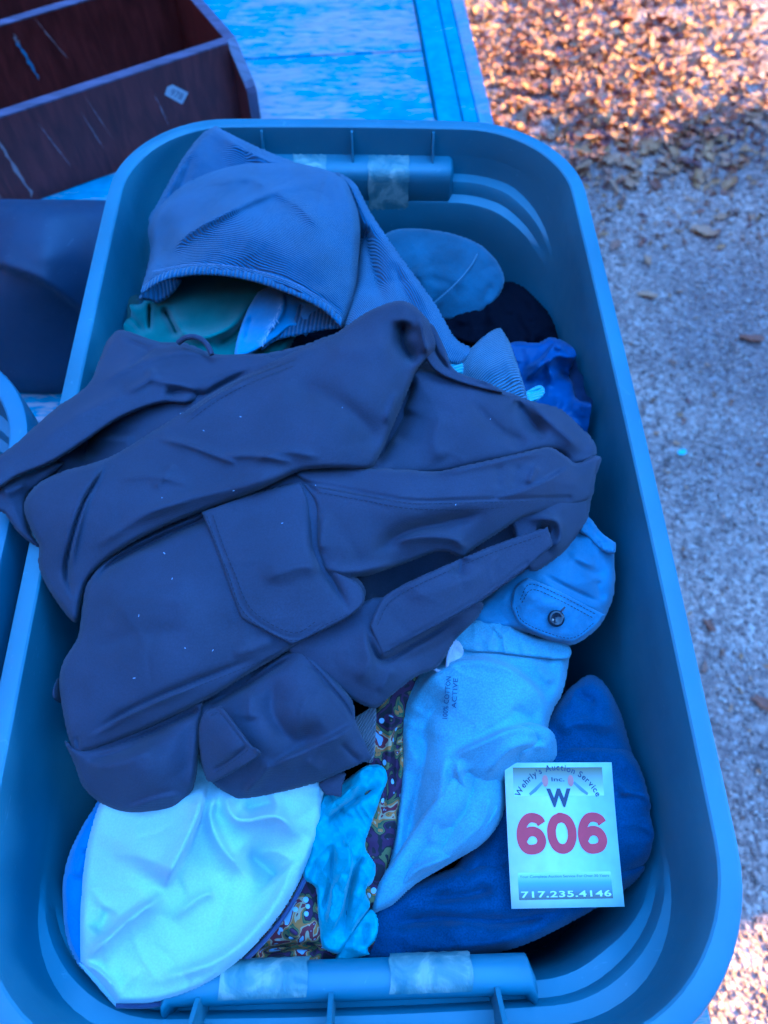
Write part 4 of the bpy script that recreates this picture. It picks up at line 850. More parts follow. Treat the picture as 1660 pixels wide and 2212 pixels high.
# panel right of it
patch('leg', [(890, 800), (930, 800), (985, 808), (1060, 832), (1150, 866), (1210, 884), (1256, 924), (1290, 968), (1270, 1000), (1190, 1010), (1090, 1020), (940, 1040), (800, 1040), (770, 1010), (820, 950), (860, 870)],
      [(900, 808, 3.9), (990, 815, 3.0), (1150, 880, 1.2), (1280, 975, -.4), (1190, 975, .8), (1000, 1000, 2.0), (830, 1000, 2.6), (900, 900, 2.4), (1050, 900, 2.7)], CG, k, edge=(2.2, 26), res=4,
      folds=[([(900, 806), (872, 872), (842, 950), (808, 1010)], -1.0, 10, 'g'), ([(800, 1022), (940, 1030), (1090, 998), (1190, 978), (1250, 1004)], -.8, 9, 'g'), ([(1110, 862), (1140, 900), (1180, 950)], -.9, 16, 'g'), ([(1140, 870), (1200, 920), (1262, 975)], .6, 18, 'g'), ([(960, 880), (940, 950), (960, 1000)], .3, 30, 'g'), ([(1010, 860), (1080, 930), (1150, 960)], -.5, 26, 'g'), ([(880, 880), (860, 960)], -.4, 26, 'g')], noise=(.12, 70), wr=[(.10, 40, 170, 34)], seed=54, key='panel')
patch('waistband', [(935, 700), (962, 752), (985, 800), (1060, 828), (1085, 850), (1000, 830), (940, 802), (915, 760), (918, 715)], [(935, 705, 5.4), (985, 800, 3.4), (1075, 842, 2.4), (930, 770, 4.6)], CG, k, edge=(1.0, 10), res=3, folds=[([(925, 715), (945, 765), (975, 805)], -.4, 5, 'g'), ([(1000, 812), (1060, 835)], -.15, 4, 'g')], seed=55)
# lower main leg with cargo pocket
patch('leg', [(190, 1258), (235, 1205), (330, 1152), (440, 1105), (560, 1058), (640, 1022), (700, 1040), (720, 1150), (750, 1225), (785, 1262), (788, 1292), (742, 1338), (640, 1397), (540, 1455), (450, 1510), (300, 1582), (172, 1628), (150, 1600), (136, 1540), (128, 1478), (136, 1430), (168, 1375), (178, 1310)],
      [(200, 1265, 2.0), (330, 1165, 2.6), (600, 1055, 3.7), (690, 1180, 3.6), (780, 1280, 2.4), (640, 1385, 1.6), (450, 1500, 1.0), (175, 1615, -1.4), (140, 1490, -.6), (170, 1390, .8), (400, 1310, 3.2), (300, 1430, 2.0)], CG, k, edge=(2.2, 28), res=4,
      folds=[([(196, 1268), (243, 1216), (335, 1168), (440, 1122), (560, 1075), (645, 1038)], -.95, 9, 'g'), ([(190, 1590), (260, 1545), (340, 1505), (450, 1460), (560, 1420)], -.45, 5, 's'), ([(185, 1600), (260, 1555), (340, 1516), (450, 1472)], .3, 8, 'g'), ([(230, 1330), (330, 1290), (430, 1310)], .25, 40, 'g'), ([(190, 1400), (300, 1370), (420, 1360)], -.2, 34, 'g'), ([(500, 1420), (600, 1380)], .2, 16, 'g'), ([(165, 1590), (172, 1625)], -.25, 5, 'g')], noise=(.1, 70), wr=[(.10, -28, 170, 34)], seed=56, key='main')
PK = [(435, 1106, 'c'), (458, 1165), (480, 1225), (500, 1285), (520, 1336, 'c'), (575, 1366), (632, 1395, 'c'), (700, 1362), (760, 1330), (788, 1298), (775, 1262), (730, 1235), (690, 1200), (672, 1095), (650, 1040, 'c'), (540, 1068)]
patch('cargo_pocket', PK, [(440, 1115, 3.6), (540, 1075, 3.9), (650, 1045, 4.1), (690, 1190, 4.0), (780, 1285, 2.8), (632, 1390, 2.1), (525, 1335, 3.0), (600, 1210, 4.1)], CG, k, edge=(.75, 8), res=4, key='pocket',
      folds=[([(452, 1115), (476, 1180), (498, 1235), (538, 1326), (632, 1378), (700, 1347)], -.10, 3, 'gk'), ([(560, 1255), (640, 1225), (700, 1230)], .35, 26, 'g'), ([(664, 1050), (676, 1120), (684, 1200), (720, 1260), (760, 1325)], -.6, 9, 'g')], noise=(.08, 60), seed=57)
# right hand waistband bundle
patch('leg', [(1100, 1100), (1180, 1060), (1245, 1030), (1285, 1010), (1284, 1045), (1276, 1092), (1268, 1125), (1232, 1178), (1195, 1212), (1150, 1235), (1120, 1200), (1110, 1150)],
      [(1270, 1050, -.6), (1240, 1150, -.8), (1180, 1200, -.4), (1140, 1130, .8), (1200, 1090, 1.0)], CG, k, edge=(1.8, 22), res=4, folds=[([(1130, 1120), (1200, 1125), (1210, 1165), (1180, 1190)], .7, 13, 'g'), ([(1160, 1140), (1190, 1150)], -.8, 10, 'g')], wr=[(.10, -30, 170, 34)], seed=58)
patch('pocket_flap', [(798, 1352, 'c'), (815, 1312), (830, 1288), (872, 1262), (960, 1222), (1060, 1180), (1130, 1155), (1184, 1138, 'c'), (1196, 1178, 'c'), (1130, 1235), (1042, 1298), (960, 1345), (890, 1382), (826, 1418, 'c')],
      [(805, 1350, 1.9), (835, 1292, 2.2), (960, 1230, 2.6), (1180, 1148, 1.5), (1190, 1178, 1.0), (1042, 1290, 1.0), (830, 1412, 1.0), (950, 1300, 2.2)], CG, k, edge=(.5, 7), res=4,
      folds=[([(840, 1402), (900, 1368), (970, 1330), (1050, 1282), (1140, 1215)], -.12, 3, 'gk'), ([(818, 1348), (842, 1300), (880, 1272)], -.08, 3, 'gk'), ([(1000, 1200), (990, 1250)], -.4, 16, 'g'), ([(870, 1290), (960, 1270), (1060, 1230)], .2, 26, 'g')], noise=(.08, 50), wr=[(.10, 60, 40, 14)], seed=59, key='flap')
patch('leg', [(642, 1020), (690, 1014), (760, 1010), (800, 1010), (880, 1014), (942, 1018), (1010, 1004), (1090, 986), (1150, 972), (1190, 966), (1222, 984), (1246, 1000), (1280, 985), (1300, 990), (1288, 1030), (1274, 1080), (1200, 1100), (1130, 1120), (1080, 1150), (1020, 1190), (1000, 1205), (950, 1192, .6), (880, 1216), (800, 1243), (765, 1250), (785, 1270), (783, 1300), (755, 1325), (700, 1232), (686, 1180), (682, 1095), (655, 1050)],
      [(650, 1025, 4.4), (800, 1018, 4.4), (942, 1028, 4.6), (1090, 995, 4.0), (1190, 976, 2.8), (1285, 1000, .2), (1260, 1080, -.2), (1130, 1110, 2), (1010, 1195, 2.0), (880, 1200, 2.8), (770, 1245, 2.8), (765, 1310, 1.6), (695, 1200, 4.0), (860, 1080, 5.0), (1000, 1080, 4.2)], CG, k, edge=(2.2, 20), res=4,
      folds=[([(650, 1040), (740, 1055), (830, 1072), (900, 1082), (1010, 1080), (1100, 1078), (1230, 1075)], -.22, 4, 'gk'), ([(940, 1020), (1010, 1010), (1110, 985), (1190, 970)], .4, 16, 'g'), ([(1080, 1000), (1075, 1060)], -.12, 12, 'g'), ([(1120, 1000), (1110, 1055)], -.10, 12, 'g'), ([(1160, 1000), (1140, 1050)], .25, 9, 'g'), ([(1030, 1090), (1170, 1040), (1240, 1000)], .35, (3, 26), 't'),
             ([(800, 1200), (880, 1150), (960, 1130), (1060, 1105)], -.7, 20, 'g'), ([(820, 1180), (900, 1160), (980, 1165), (1010, 1195)], .4, 14, 'g'), ([(690, 1225), (760, 1235), (860, 1215)], .4, 14, 'g'), ([(640, 1025), (690, 1070)], -.2, 5, 'g'), ([(700, 1100), (690, 1200)], .25, 18, 'g')], noise=(.1, 50), seed=60, key='band')
# piece below the flap
patch('leg', [(620, 1400), (700, 1350), (785, 1300), (820, 1290), (1040, 1300), (1032, 1335), (985, 1382), (948, 1440), (900, 1462), (850, 1500), (812, 1530), (760, 1510), (690, 1450)],
      [(650, 1405, 1.0), (785, 1315, 1.6), (1025, 1330, -.2), (950, 1430, -1.2), (820, 1520, -.8), (730, 1440, 1.0), (860, 1420, .6)], CG, k, edge=(1.8, 18), res=4,
      folds=[([(790, 1352), (824, 1426), (900, 1388), (1000, 1330)], -.7, 8, 'g'), ([(780, 1330), (800, 1420), (770, 1480)], .35, 24, 'g'), ([(840, 1440), (940, 1400), (1010, 1345)], -.3, 18, 'g'), ([(850, 1440), (820, 1500)], .2, 14, 'g')], noise=(.12, 60), wr=[(.10, -30, 170, 34)], seed=61)
# bottom lobes
patch('waistband', [(735, 1575), (790, 1535), (812, 1525), (812, 1580), (806, 1645), (780, 1640), (745, 1610)], [(740, 1580, -2.6), (808, 1530, -2.2), (800, 1640, -3.0)], M['cargo_in'], k, edge=(.4, 6), res=3, noise=(.05, 30))
patch('leg', [(690, 1690), (745, 1668), (740, 1700), (738, 1722, 'c'), (705, 1718, 'c')], [(700, 1695, -3.2), (740, 1690, -3.2), (735, 1718, -3.4)], CG, k, edge=(.4, 6), res=3, seed=62)
patch('leg', [(425, 1545), (440, 1520), (520, 1478), (640, 1400), (690, 1430), (760, 1510), (770, 1560), (790, 1605, 'c', .4), (805, 1640, 'c', .4), (740, 1668, .6), (690, 1690), (590, 1716), (512, 1729, 'c'), (470, 1702), (440, 1668), (425, 1600)],
      [(435, 1545, -.4), (520, 1488, .4), (640, 1412, 1.0), (760, 1520, .2), (795, 1630, -1.8), (690, 1685, -2.2), (515, 1722, -2.6), (435, 1650, -2.0), (590, 1560, 1.2), (640, 1640, -.8), (690, 1540, 1.0)], CG, k, edge=(1.8, 22), res=4,
      folds=[([(440, 1530), (540, 1474), (644, 1412)], -.8, 8, 'g'), ([(645, 1410), (700, 1470), (750, 1530), (765, 1570)], -.3, 4, 's'), ([(600, 1450), (590, 1540), (640, 1600), (700, 1560)], -.8, 34, 'g'), ([(570, 1660), (640, 1625), (720, 1590), (770, 1560)], .8, (5, 40), 't'), ([(520, 1722), (560, 1680), (590, 1640)], .45, 12, 'g'), ([(540, 1490), (540, 1560)], .35, 22, 'g'), ([(730, 1600), (780, 1650)], -.3, 5, 's'), ([(660, 1640), (700, 1670)], .2, 16, 'g')], noise=(.12, 55), wr=[(.10, 60, 170, 34)], seed=63, key='lobe')
patch('pocket_flap', [(432, 1560), (445, 1534, 'c'), (478, 1524, 'c'), (508, 1562), (545, 1612, 'c'), (565, 1630), (520, 1660), (455, 1690), (438, 1655), (430, 1605)], [(440, 1545, 1.0), (480, 1532, 1.3), (545, 1612, 1.2), (455, 1680, -1.6), (435, 1620, -.6), (500, 1620, 1.0)], CG, k, edge=(.7, 8), res=3,
      folds=[([(540, 1608), (500, 1640), (455, 1670)], -.35, 5, 's'), ([(455, 1545), (475, 1540), (530, 1612)], -.08, 3, 'gk'), ([(540, 1595), (560, 1630)], .2, 5, 'g')], noise=(.08, 30), seed=64, key='tab')
patch('leg', [(140, 1600), (180, 1618), (300, 1578), (400, 1530), (438, 1512), (436, 1560), (430, 1620), (424, 1680), (410, 1722), (382, 1750), (320, 1757), (262, 1757), (212, 1732), (178, 1698), (160, 1650)],
      [(160, 1625, -1.8), (300, 1590, -.2), (430, 1530, .2), (425, 1640, -.8), (395, 1735, -2.4), (265, 1750, -3.0), (185, 1690, -2.8), (310, 1660, .2)], CG, k, edge=(2.6, 30), res=4,
      folds=[([(170, 1640), (250, 1625), (330, 1590), (380, 1570)], -.6, 14, 'g'), ([(165, 1632), (300, 1592), (400, 1546), (436, 1528)], -.8, 8, 'g'), ([(180, 1660), (260, 1650), (350, 1610)], .35, 22, 'g'), ([(260, 1748), (340, 1722), (400, 1712)], .4, (3, 26), 't'), ([(425, 1560), (418, 1650), (410, 1710)], .3, 14, 'g')], noise=(.1, 60), wr=[(.10, -20, 170, 34)], seed=65)
patch('leg', [(125, 1465), (140, 1480), (142, 1520), (118, 1512), (114, 1492)], [(125, 1475, -1.8), (130, 1515, -2.2)], CG, k, edge=(.8, 8), res=3, seed=66)
stitches(k, [('pocket', [(447, 1114), (470, 1182), (492, 1236), (531, 1328), (632, 1384), (700, 1351), (755, 1325)]), ('pocket', [(460, 1112), (483, 1180), (506, 1236), (545, 1318), (632, 1367), (690, 1338)]),
             ('band', [(655, 1046), (740, 1061), (830, 1078), (900, 1088), (1010, 1086), (1100, 1084), (1220, 1080)]), ('band', [(690, 1064), (790, 1082), (880, 1098), (1000, 1102), (1090, 1096)]),
             ('flap', [(816, 1350), (840, 1304), (884, 1274), (960, 1238), (1060, 1196), (1172, 1156)]), ('flap', [(834, 1408), (890, 1376), (962, 1338), (1046, 1288), (1138, 1222)]),
             ('bigleg', [(398, 902), (460, 857), (530, 818), (640, 776)]), ('bigleg', [(405, 912), (466, 868), (540, 828), (640, 788)]),
             ('main', [(250, 1560), (340, 1520), (450, 1474), (560, 1430), (640, 1388)]), ('lobe', [(654, 1412), (704, 1466), (752, 1526), (764, 1556)]), ('lobe', [(668, 1406), (716, 1458), (760, 1512)]),
             ('tab', [(455, 1546), (475, 1540), (505, 1576), (532, 1610)]), ('tab', [(536, 1620), (500, 1648), (462, 1672)]), ('upleg', [(258, 722), (300, 738), (336, 752)]), ('upleg', [(338, 752), (305, 778), (272, 800)]), ('panel', [(960, 812), (1040, 836), (1110, 862)])], M['stitch'])
# lint flecks
V = []; Fc = []; lr = np.random.default_rng(3)
for (x, y, z) in [(390, 893, 5.0), (440, 930, 5.6), (505, 1060, 4.9), (350, 1075, 4.5), (682, 1048, 5.3), (985, 1090, 4.9), (372, 1250, 3.4), (355, 1195, 3.1), (460, 1405, 2.3), (400, 1400, 2.6), (290, 1465, 2.2), (1060, 905, 3.4), (520, 900, 5.6), (300, 1330, 3.0), (610, 1130, 4.9), (740, 880, 6.7)]:
    p = at(x, y, RIM+(z+2.1)*.01); a = lr.random()*3.1; l = .0003+.0005*lr.random(); dx = np.array([math.cos(a), math.sin(a), .15])*l; dy = np.array([-math.sin(a), math.cos(a), 0])*.00022
    b0 = len(V); V += [p-dx-dy, p+dx-dy, p+dx+dy, p-dx+dy]; Fc.append([b0, b0+1, b0+2, b0+3])
tag(build('lint', V, Fc, M['fray'], k, False), kind='stuff')

# ------------------------------------------------------------------ dark case between tote and shelf
k = empty('soft_case', tuple(at(100, 650, BED)), 'dark navy soft case with slanted flap, left of the full tote', 'bag')
patch('body', [(-90, 428, 'c', .8), (60, 430), (180, 431), (290, 434, 'c', .8), (300, 640), (270, 850, 'c'), (80, 850), (-90, 850, 'c')], [(-80, 430, -17), (280, 434, -17), (290, 640, -25), (-80, 640, -23), (100, 480, -14.5), (100, 560, -16.5), (260, 850, -38.5), (-80, 850, -38.5)], M['bag'], k, edge=(3, 60), res=8,
      folds=[([(240, 735), (170, 668), (90, 610), (10, 578), (-60, 548)], 1.2, (3, 90), 't')], noise=(.15, 120), seed=70, auto=0)
tote_floor = None

# ------------------------------------------------------------------ wine coloured shelf unit
O = np.array([-.222, 1.318, BED+.001]); Bv = np.array([.873, .487, 0]); Bv /= np.linalg.norm(Bv); Nv = np.array([.487, -.873, 0]); Nv = np.array([Bv[1], -Bv[0], 0])
def SP(b_, n_, z): return O+Bv*b_+Nv*n_+np.array([0, 0, z])
sh = empty('shelf_unit', tuple(O), 'dark wine stained wooden shelf unit lying on its back, scratched', 'shelf')
def sbox(name, lo, hi, mat, parent, bw=.0015):
    V = [SP(x, y, z) for z in (lo[2], hi[2]) for y in (lo[1], hi[1]) for x in (lo[0], hi[0])]
    o = build(name, V, BOXF[:, ::1], mat, parent, False); return o
sbox('back_panel', (-.72, -.70, 0), (-.0005, -.001, .006), M['wine'], sh)
for nn_, h_ in ((0, .150), (-.245, .150), (-.49, .150)):
    bd = sbox('shelf_board', (-.72, nn_-.017, .0065 if nn_ < 0 else 0), (-.0005, nn_, h_), M['wine'], sh)
    sbox('board_edge', (-.72, nn_-.0172, h_+.0004), (-.0005, nn_+.0002, h_+.0030), M['wine_edge_lit'], bd)  # paler strip, sky light on the upper edge put into its colour
def side(uu, vv, tt): return SP(tt, uu, vv)
spoly = [(.050, 0), (.050, .088), (.047, .098), (.040, .106), (-.012, .150), (-.70, .150), (-.70, 0)]
V, Fc = prism(spoly, side, 0, .017)
sp_ = build('side_panel', V, Fc, M['wine'], sh, False)
ep = [(.0505, .0), (.0505, .088), (.0475, .0985), (.0403, .1067), (-.0118, .1508), (-.70, .1508)]
V = []; Fc = []
for i, (u, v_) in enumerate(ep): V += [SP(-.0004, u+.0006, v_+.0006), SP(.0174, u+.0006, v_+.0006)]
Fc = [[2*i, 2*i+1, 2*i+3, 2*i+2] for i in range(len(ep)-1)]
build('panel_edge', V, Fc, M['wine_edge_lit'], sp_, False)  # same painted sky light along the side panel edge
# scratches and a smear of blue paint, thin raised flecks on the boards
def scratch(bd, n0, b0, z0, b1, z1, wd, mat, seed):
    r = np.random.default_rng(seed); V = []; Fc = []; q = 12
    for i in range(q+1):
        f = i/q; bb = b0+(b1-b0)*f+r.normal()*wd*.3; zz = z0+(z1-z0)*f; w_ = wd*(.15+.95*r.random())*(1-abs(2*f-1)**3*.8)
        V += [SP(bb-w_, n0+.0006, zz), SP(bb+w_, n0+.0006, zz)]
    Fc = [[2*i, 2*i+1, 2*i+3, 2*i+2] for i in range(q)]
    build('scratch', V, Fc, mat, bd, False)
boards = [o for o in sh.children if o.name.startswith('shelf_board')]
for (b0, z0, b1, z1, wd, mt, sd_) in [(-.408, .118, -.395, .01, .0042, 'scratch', 1), (-.34, .125, -.318, .04, .0010, 'scratch', 2), (-.455, .10, -.44, .0, .0009, 'scratch', 3), (-.27, .12, -.255, .05, .0008, 'scratch', 4), (-.255, .14, -.235, .06, .0006, 'scratch', 5), (-.145, .11, -.135, .05, .0010, 'scratch', 6), (-.50, .12, -.48, .02, .0007, 'scratch', 7)]:
    scratch(boards[0], 0, b0, z0, b1, z1, wd, M[mt], sd_)
for (b0, z0, b1, z1, wd, mt, sd_) in [(-.30, .13, -.285, .05, .0042, 'bluescratch', 11), (-.298, .135, -.296, .115, .004, 'scratch', 12), (-.255, .148, -.225, .07, .0012, 'scratch', 13), (-.36, .12, -.352, .08, .0008, 'scratch', 14), (-.45, .13, -.43, .06, .0012, 'scratch', 15), (-.42, .125, -.415, .10, .0008, 'scratch', 16)]:
    scratch(boards[1], -.245, b0, z0, b1, z1, wd, M[mt], sd_)
# price sticker
sc_, su = np.array([-.108, .0012, .098]), .0155
ca_, sa_ = math.cos(-.72), math.sin(-.72)
def ST(u, v_, d=0.0): return SP(sc_[0]+(u*ca_-v_*sa_), .0008+d, sc_[2]+(u*sa_+v_*ca_))
pol = [(-.019, -.009), (.017, -.0115), (.018, .0105), (-.014, .0115), (-.021, .004)]
V, Fc = prism(pol, lambda u, v_, tt: ST(u, v_, tt), 0, .0004)
stk = build('price_sticker', V, Fc, M['sticker'], boards[0], False)

# ------------------------------------------------------------------ lettering
def text_mesh(s, size, bold=0.0, spacing=1.0, align='CENTER'):
    cu = bpy.data.curves.new('t', 'FONT'); cu.body = s; cu.size = size; cu.align_x = align; cu.offset = bold; cu.space_character = spacing; cu.resolution_u = 8
    o = bpy.data.objects.new('t', cu); COL.objects.link(o); bpy.context.view_layer.update()
    me = o.evaluated_get(bpy.context.evaluated_depsgraph_get()).to_mesh()
    V = np.array([v_.co for v_ in me.vertices]).reshape(-1, 3); Fc = [list(p.vertices) for p in me.polygons]
    bpy.data.objects.remove(o); bpy.data.curves.remove(cu)
    return V, Fc
V, Fc = text_mesh('978', .016, .0002)
build('handwriting', [ST(x, y-.0055, .0006) for x, y, _ in V], Fc, M['ink'], stk, False)

c00, c10, c01 = at(1095, 1648, 1.2570), at(1326, 1647, 1.2510), at(1105, 1963, 1.2400)
cux = c10-c00; CW = np.linalg.norm(cux); cux /= CW
cvy = c00-c01; CH = np.linalg.norm(cvy); cvy = cvy-cux*np.dot(cvy, cux); cvy /= np.linalg.norm(cvy)
cn = np.cross(cux, cvy)
def CP(u, v_, d=0.0):                              # u, v in 0..1 from the lower left corner
    bend = .0012*(4*(v_-.5)**2)
    return c01+cux*(CW*u)+cvy*(CH*v_)+cn*(d+bend)
lot = empty('lot_card', tuple(CP(.5, .5)), 'white auction lot card with red number 606 lying on the clothes', 'card')
def sheet(name, u0, u1, v0, v1, d, mat, parent, thick=None):
    n = 9; V = []; uv = []
    for j in range(n):
        for i in range(2):
            V.append(CP(u0+(u1-u0)*i, v0+(v1-v0)*j/(n-1), d))
    Fc = np.array([[2*j, 2*j+1, 2*j+3, 2*j+2] for j in range(n-1)])
    o = build(name, V, Fc, mat, parent, True)
    ul = o.data.uv_layers.new(name='UV')
    for lp in o.data.loops:
        i = lp.vertex_index; ul.data[lp.index].uv = (i % 2, (i//2)/(n-1))
    if thick:
        sd_ = o.modifiers.new('thickness', 'SOLIDIFY'); sd_.thickness = thick; sd_.offset = -1
    return o
cardm = sheet('card_stock', 0, 1, 0, 1, 0, M['card'], lot, .0006)
sheet('header_print', .075, .905, .76, .965, .00022, M['tag_top'], lot)
sheet('footer_print', .070, .905, .055, .235, .00022, M['tag_bot'], lot)
def put_text(name, s, u, v_, hgt, mat, bold=0, spacing=1.0, wfit=None, d=.0005, parent=lot):
    V, Fc = text_mesh(s, 1.0, bold, spacing); hh = V[:, 1].max()-V[:, 1].min() if len(V) else 1
    ky = hgt*CH/.72; kx = ky
    if wfit: kx = wfit*CW/(V[:, 0].max()-V[:, 0].min())
    xc = (V[:, 0].max()+V[:, 0].min())/2
    return build(name, [CP(u+(x-xc)*kx/CW, v_+y*ky/CH, d) for x, y, _ in V], Fc, mat, parent, False)
def stroke_digit(path, wd, u0, v0, du, dv, n=64):
    q = spline(path, n); tg = np.gradient(q, axis=0); asp = (dv*CH)/(du*CW)
    V = []
    for i in range(n):
        tx, ty = tg[i][0], tg[i][1]*asp; l_ = math.hypot(tx, ty)+1e-9; nx, ny = -ty/l_, tx/l_/asp
        h_ = wd/2
        for sg_ in (-1, 1): V.append(CP(u0+du*(q[i][0]+sg_*nx*h_), v0+dv*(q[i][1]+sg_*ny*h_), .0004+i*4e-6))
    return build('lot_number', V, np.array([[2*i, 2*i+1, 2*i+3, 2*i+2] for i in range(n-1)]), M['tag_red'], lot, False)
six = [(.86, .74), (.78, .84), (.60, .895), (.40, .87), (.24, .72), (.165, .50), (.19, .28), (.32, .13), (.52, .10), (.74, .16), (.83, .32), (.74, .49), (.54, .555), (.34, .50), (.22, .36)]
zero = [(.5, .895), (.30, .83), (.185, .66), (.16, .50), (.185, .34), (.30, .17), (.5, .105), (.70, .17), (.815, .34), (.84, .50), (.815, .66), (.70, .83), (.5, .895), (.42, .885)]
for i_, dg in enumerate((six, zero, six)): stroke_digit(dg, .29, .075+i_*.278, .362, .275, .275)
put_text('letter', 'W', .485, .690, .122, M['tag_dark'], .045, 1.0, .225)
put_text('lettering', 'Inc.', .485, .865, .030, M['tag_dark'], .012, 1.0, .12)
put_text('lettering', 'Your Complete Auction Service For Over 30 Years', .485, .200, .018, M['tag_grey'], .01, 1.0, .80)
put_text('lettering', '717.235.4146', .49, .072, .040, M['tag_white'], .02, 1.1, .80)
arc = "Wehrly's Auction Service"
rad, ucx, vcy = .385*CW, .480, .622                 # arc centre on the card
allV, allF = [], []
wid = []
for ch in arc:
    if ch == ' ': wid.append(.36); continue
    V, Fc = text_mesh(ch, 1.0, .018); wid.append(V[:, 0].max()-V[:, 0].min()+.11)
tot = sum(wid); a0 = math.radians(157); span = math.radians(134); acc = 0
for ch, w_ in zip(arc, wid):
    am = a0-span*(acc+w_/2)/tot; acc += w_
    if ch == ' ': continue
    V, Fc = text_mesh(ch, 1.0, .018); xc = (V[:, 0].max()+V[:, 0].min())/2
    sc = span*rad/tot*1.02; b0 = len(allV)
    for x, y, _ in V:
        r_ = rad+y*sc*1.0; tx = (x-xc)*sc
        px_ = r_*math.cos(am)+tx*math.sin(am); py_ = r_*math.sin(am)-tx*math.cos(am)
        allV.append(CP(ucx+px_/CW, vcy+py_/CH, .0005))
    allF += [[b0+i for i in f] for f in Fc]
build('arched_lettering', allV, allF, M['tag_dark'], lot, False)
for s in (-1, 1):                                  # crossed auction gavels
    hc = (.485+s*.118, .868); ang = math.radians(-38)
    def GP(u, v_, d): return CP(hc[0]+s*u, hc[1]+v_*CW/CH, d)
    V = [GP(.05*math.cos(q*math.pi/8)*.55, .05*math.sin(q*math.pi/8), .0005) for q in range(16)]
    build('gavel_head', V, [list(range(16))], M['tag_pink'], lot, False)
    V = [GP(.02, -.02, .00055), GP(.035, -.005, .00055), GP(.155, -.105, .00055), GP(.145, -.125, .00055), GP(.09, -.09, .00055)]
    build('gavel_handle', V, [list(range(5))], M['tag_grey'], lot, False)
# dark print on the fleece trousers
def garment_print(s, x0, y0, x1, y1, z0, z1, hpx, parent):
    V, Fc = text_mesh(s, 1.0, .006, 1.05, 'LEFT'); W_ = V[:, 0].max()
    dx, dy = x1-x0, y1-y0; ln = math.hypot(dx, dy); nx, ny = -dy/ln, dx/ln
    xs = np.array([x0+dx*x/W_-nx*y*hpx for x, y, _ in V]); ys = np.array([y0+dy*x/W_-ny*y*hpx for x, y, _ in V])
    q = at(xs, ys, RIM+(HF['fleece'](xs, ys)+.08)*.01)
    o = build('print', q, Fc, M['print'], parent, False)
    return o
FT = bpy.data.objects['fleece_trousers']
PRN = [garment_print('100% COTTON', 966, 1556, 975, 1462, -2.0, -2.0, 15, FT), garment_print('ACTIVE', 986, 1530, 990, 1466, -1.8, -1.8, 15, FT)]
# ------------------------------------------------------------------ gravel and leaves
gr = np.random.default_rng(17)
NS = 42000
gx = .18+1.75*gr.random(NS); gy = -.45+4.6*gr.random(NS)**1.15
keep = gx < .45+.42*np.clip(gy, 0, None)+.55
gx, gy = gx[keep], gy[keep]; NS = len(gx)
oct_ = np.array([[1, 0, 0], [0, 1, 0], [-1, 0, 0], [0, -1, 0], [0, 0, 1.0], [0, 0, -.6]])
of = np.array([[0, 1, 4], [1, 2, 4], [2, 3, 4], [3, 0, 4], [1, 0, 5], [2, 1, 5], [3, 2, 5], [0, 3, 5]])
sz = (.0028+.0058*gr.random(NS)**2.2)
jit = 1+.45*(gr.random((NS, 6, 3))-.5)
ang = gr.random(NS)*6.283
base = oct_[None]*jit*sz[:, None, None]*np.array([1.15, .9, .62])
cs, sn = np.cos(ang)[:, None], np.sin(ang)[:, None]
VX = base[..., 0]*cs-base[..., 1]*sn+gx[:, None]; VY = base[..., 0]*sn+base[..., 1]*cs+gy[:, None]; VZ = base[..., 2]+sz[:, None]*.25
V = np.stack([VX, VY, VZ], -1).reshape(-1, 3); Fc = (of[None]+6*np.arange(NS)[:, None, None]).reshape(-1, 3)
o = build('gravel', V, Fc, M['stone'], None, True); tag(o, 'loose grey gravel scattered over the ground beside the wagon', 'gravel', kind='stuff')

def leaf_mesh(seed, kind):
    r = np.random.default_rng(seed); n = 17; V = []; 
    curl = .25+.5*r.random(); twist = r.normal()*.5
    for i in range(n):
        s = i/(n-1)*2-1                            # along the half outline
    pts = []
    lob = 3 if kind == 0 else 2
    for i in range(26):
        a = 2*math.pi*i/26
        ln, wd = math.cos(a), math.sin(a)
        rr_ = 1-.28*(.5+.5*math.cos(a*2*lob+1.0))*(kind < 2)-.1*r.random()
        pts.append((ln*rr_, wd*rr_*(.55 if kind < 2 else .38)))
    V = [(x, y, 0) for x, y in pts]+[(x*.5, y*.5, 0) for x, y in pts]+[(0, 0, 0), (1.45, .04, 0), (1.45, -.0, 0)]
    V = np.array(V)
    x, y = V[:, 0].copy(), V[:, 1].copy()
    V[:, 2] = curl*(y*y*1.6)+.18*curl*x*x+twist*x*y*.5+.06*np.sin(x*5+seed)+.05*r.random(len(V))
    m_ = 26
    Fc = [[i, (i+1) % m_, m_+(i+1) % m_, m_+i] for i in range(m_)]+[[m_+i, m_+(i+1) % m_, 2*m_] for i in range(m_)]+[[0, 2*m_+1, 2*m_+2]]
    return V, Fc
LM = []
for i in range(12):
    V, Fc = leaf_mesh(100+i, i % 3)
    V[:, 2] -= V[:, 2].min()
    LM.append((V, Fc))
LME = {}
def leaf_me(i, mi):
    if (i, mi) not in LME:
        me = mesh('leaf', LM[i][0], LM[i][1], True); me.materials.append(M['leaf%d' % mi]); LME[(i, mi)] = me
    return LME[(i, mi)]
def put_leaf(x, y, size, i, mi, rz, tilt, label, group, z=.004):
    o = bpy.data.objects.new('fallen_leaf', leaf_me(i, mi)); COL.objects.link(o)
    o.location = (x, y, z); o.rotation_euler = (tilt[0], tilt[1], rz); o.scale = (size,)*3
    return tag(o, label, 'leaf', group)
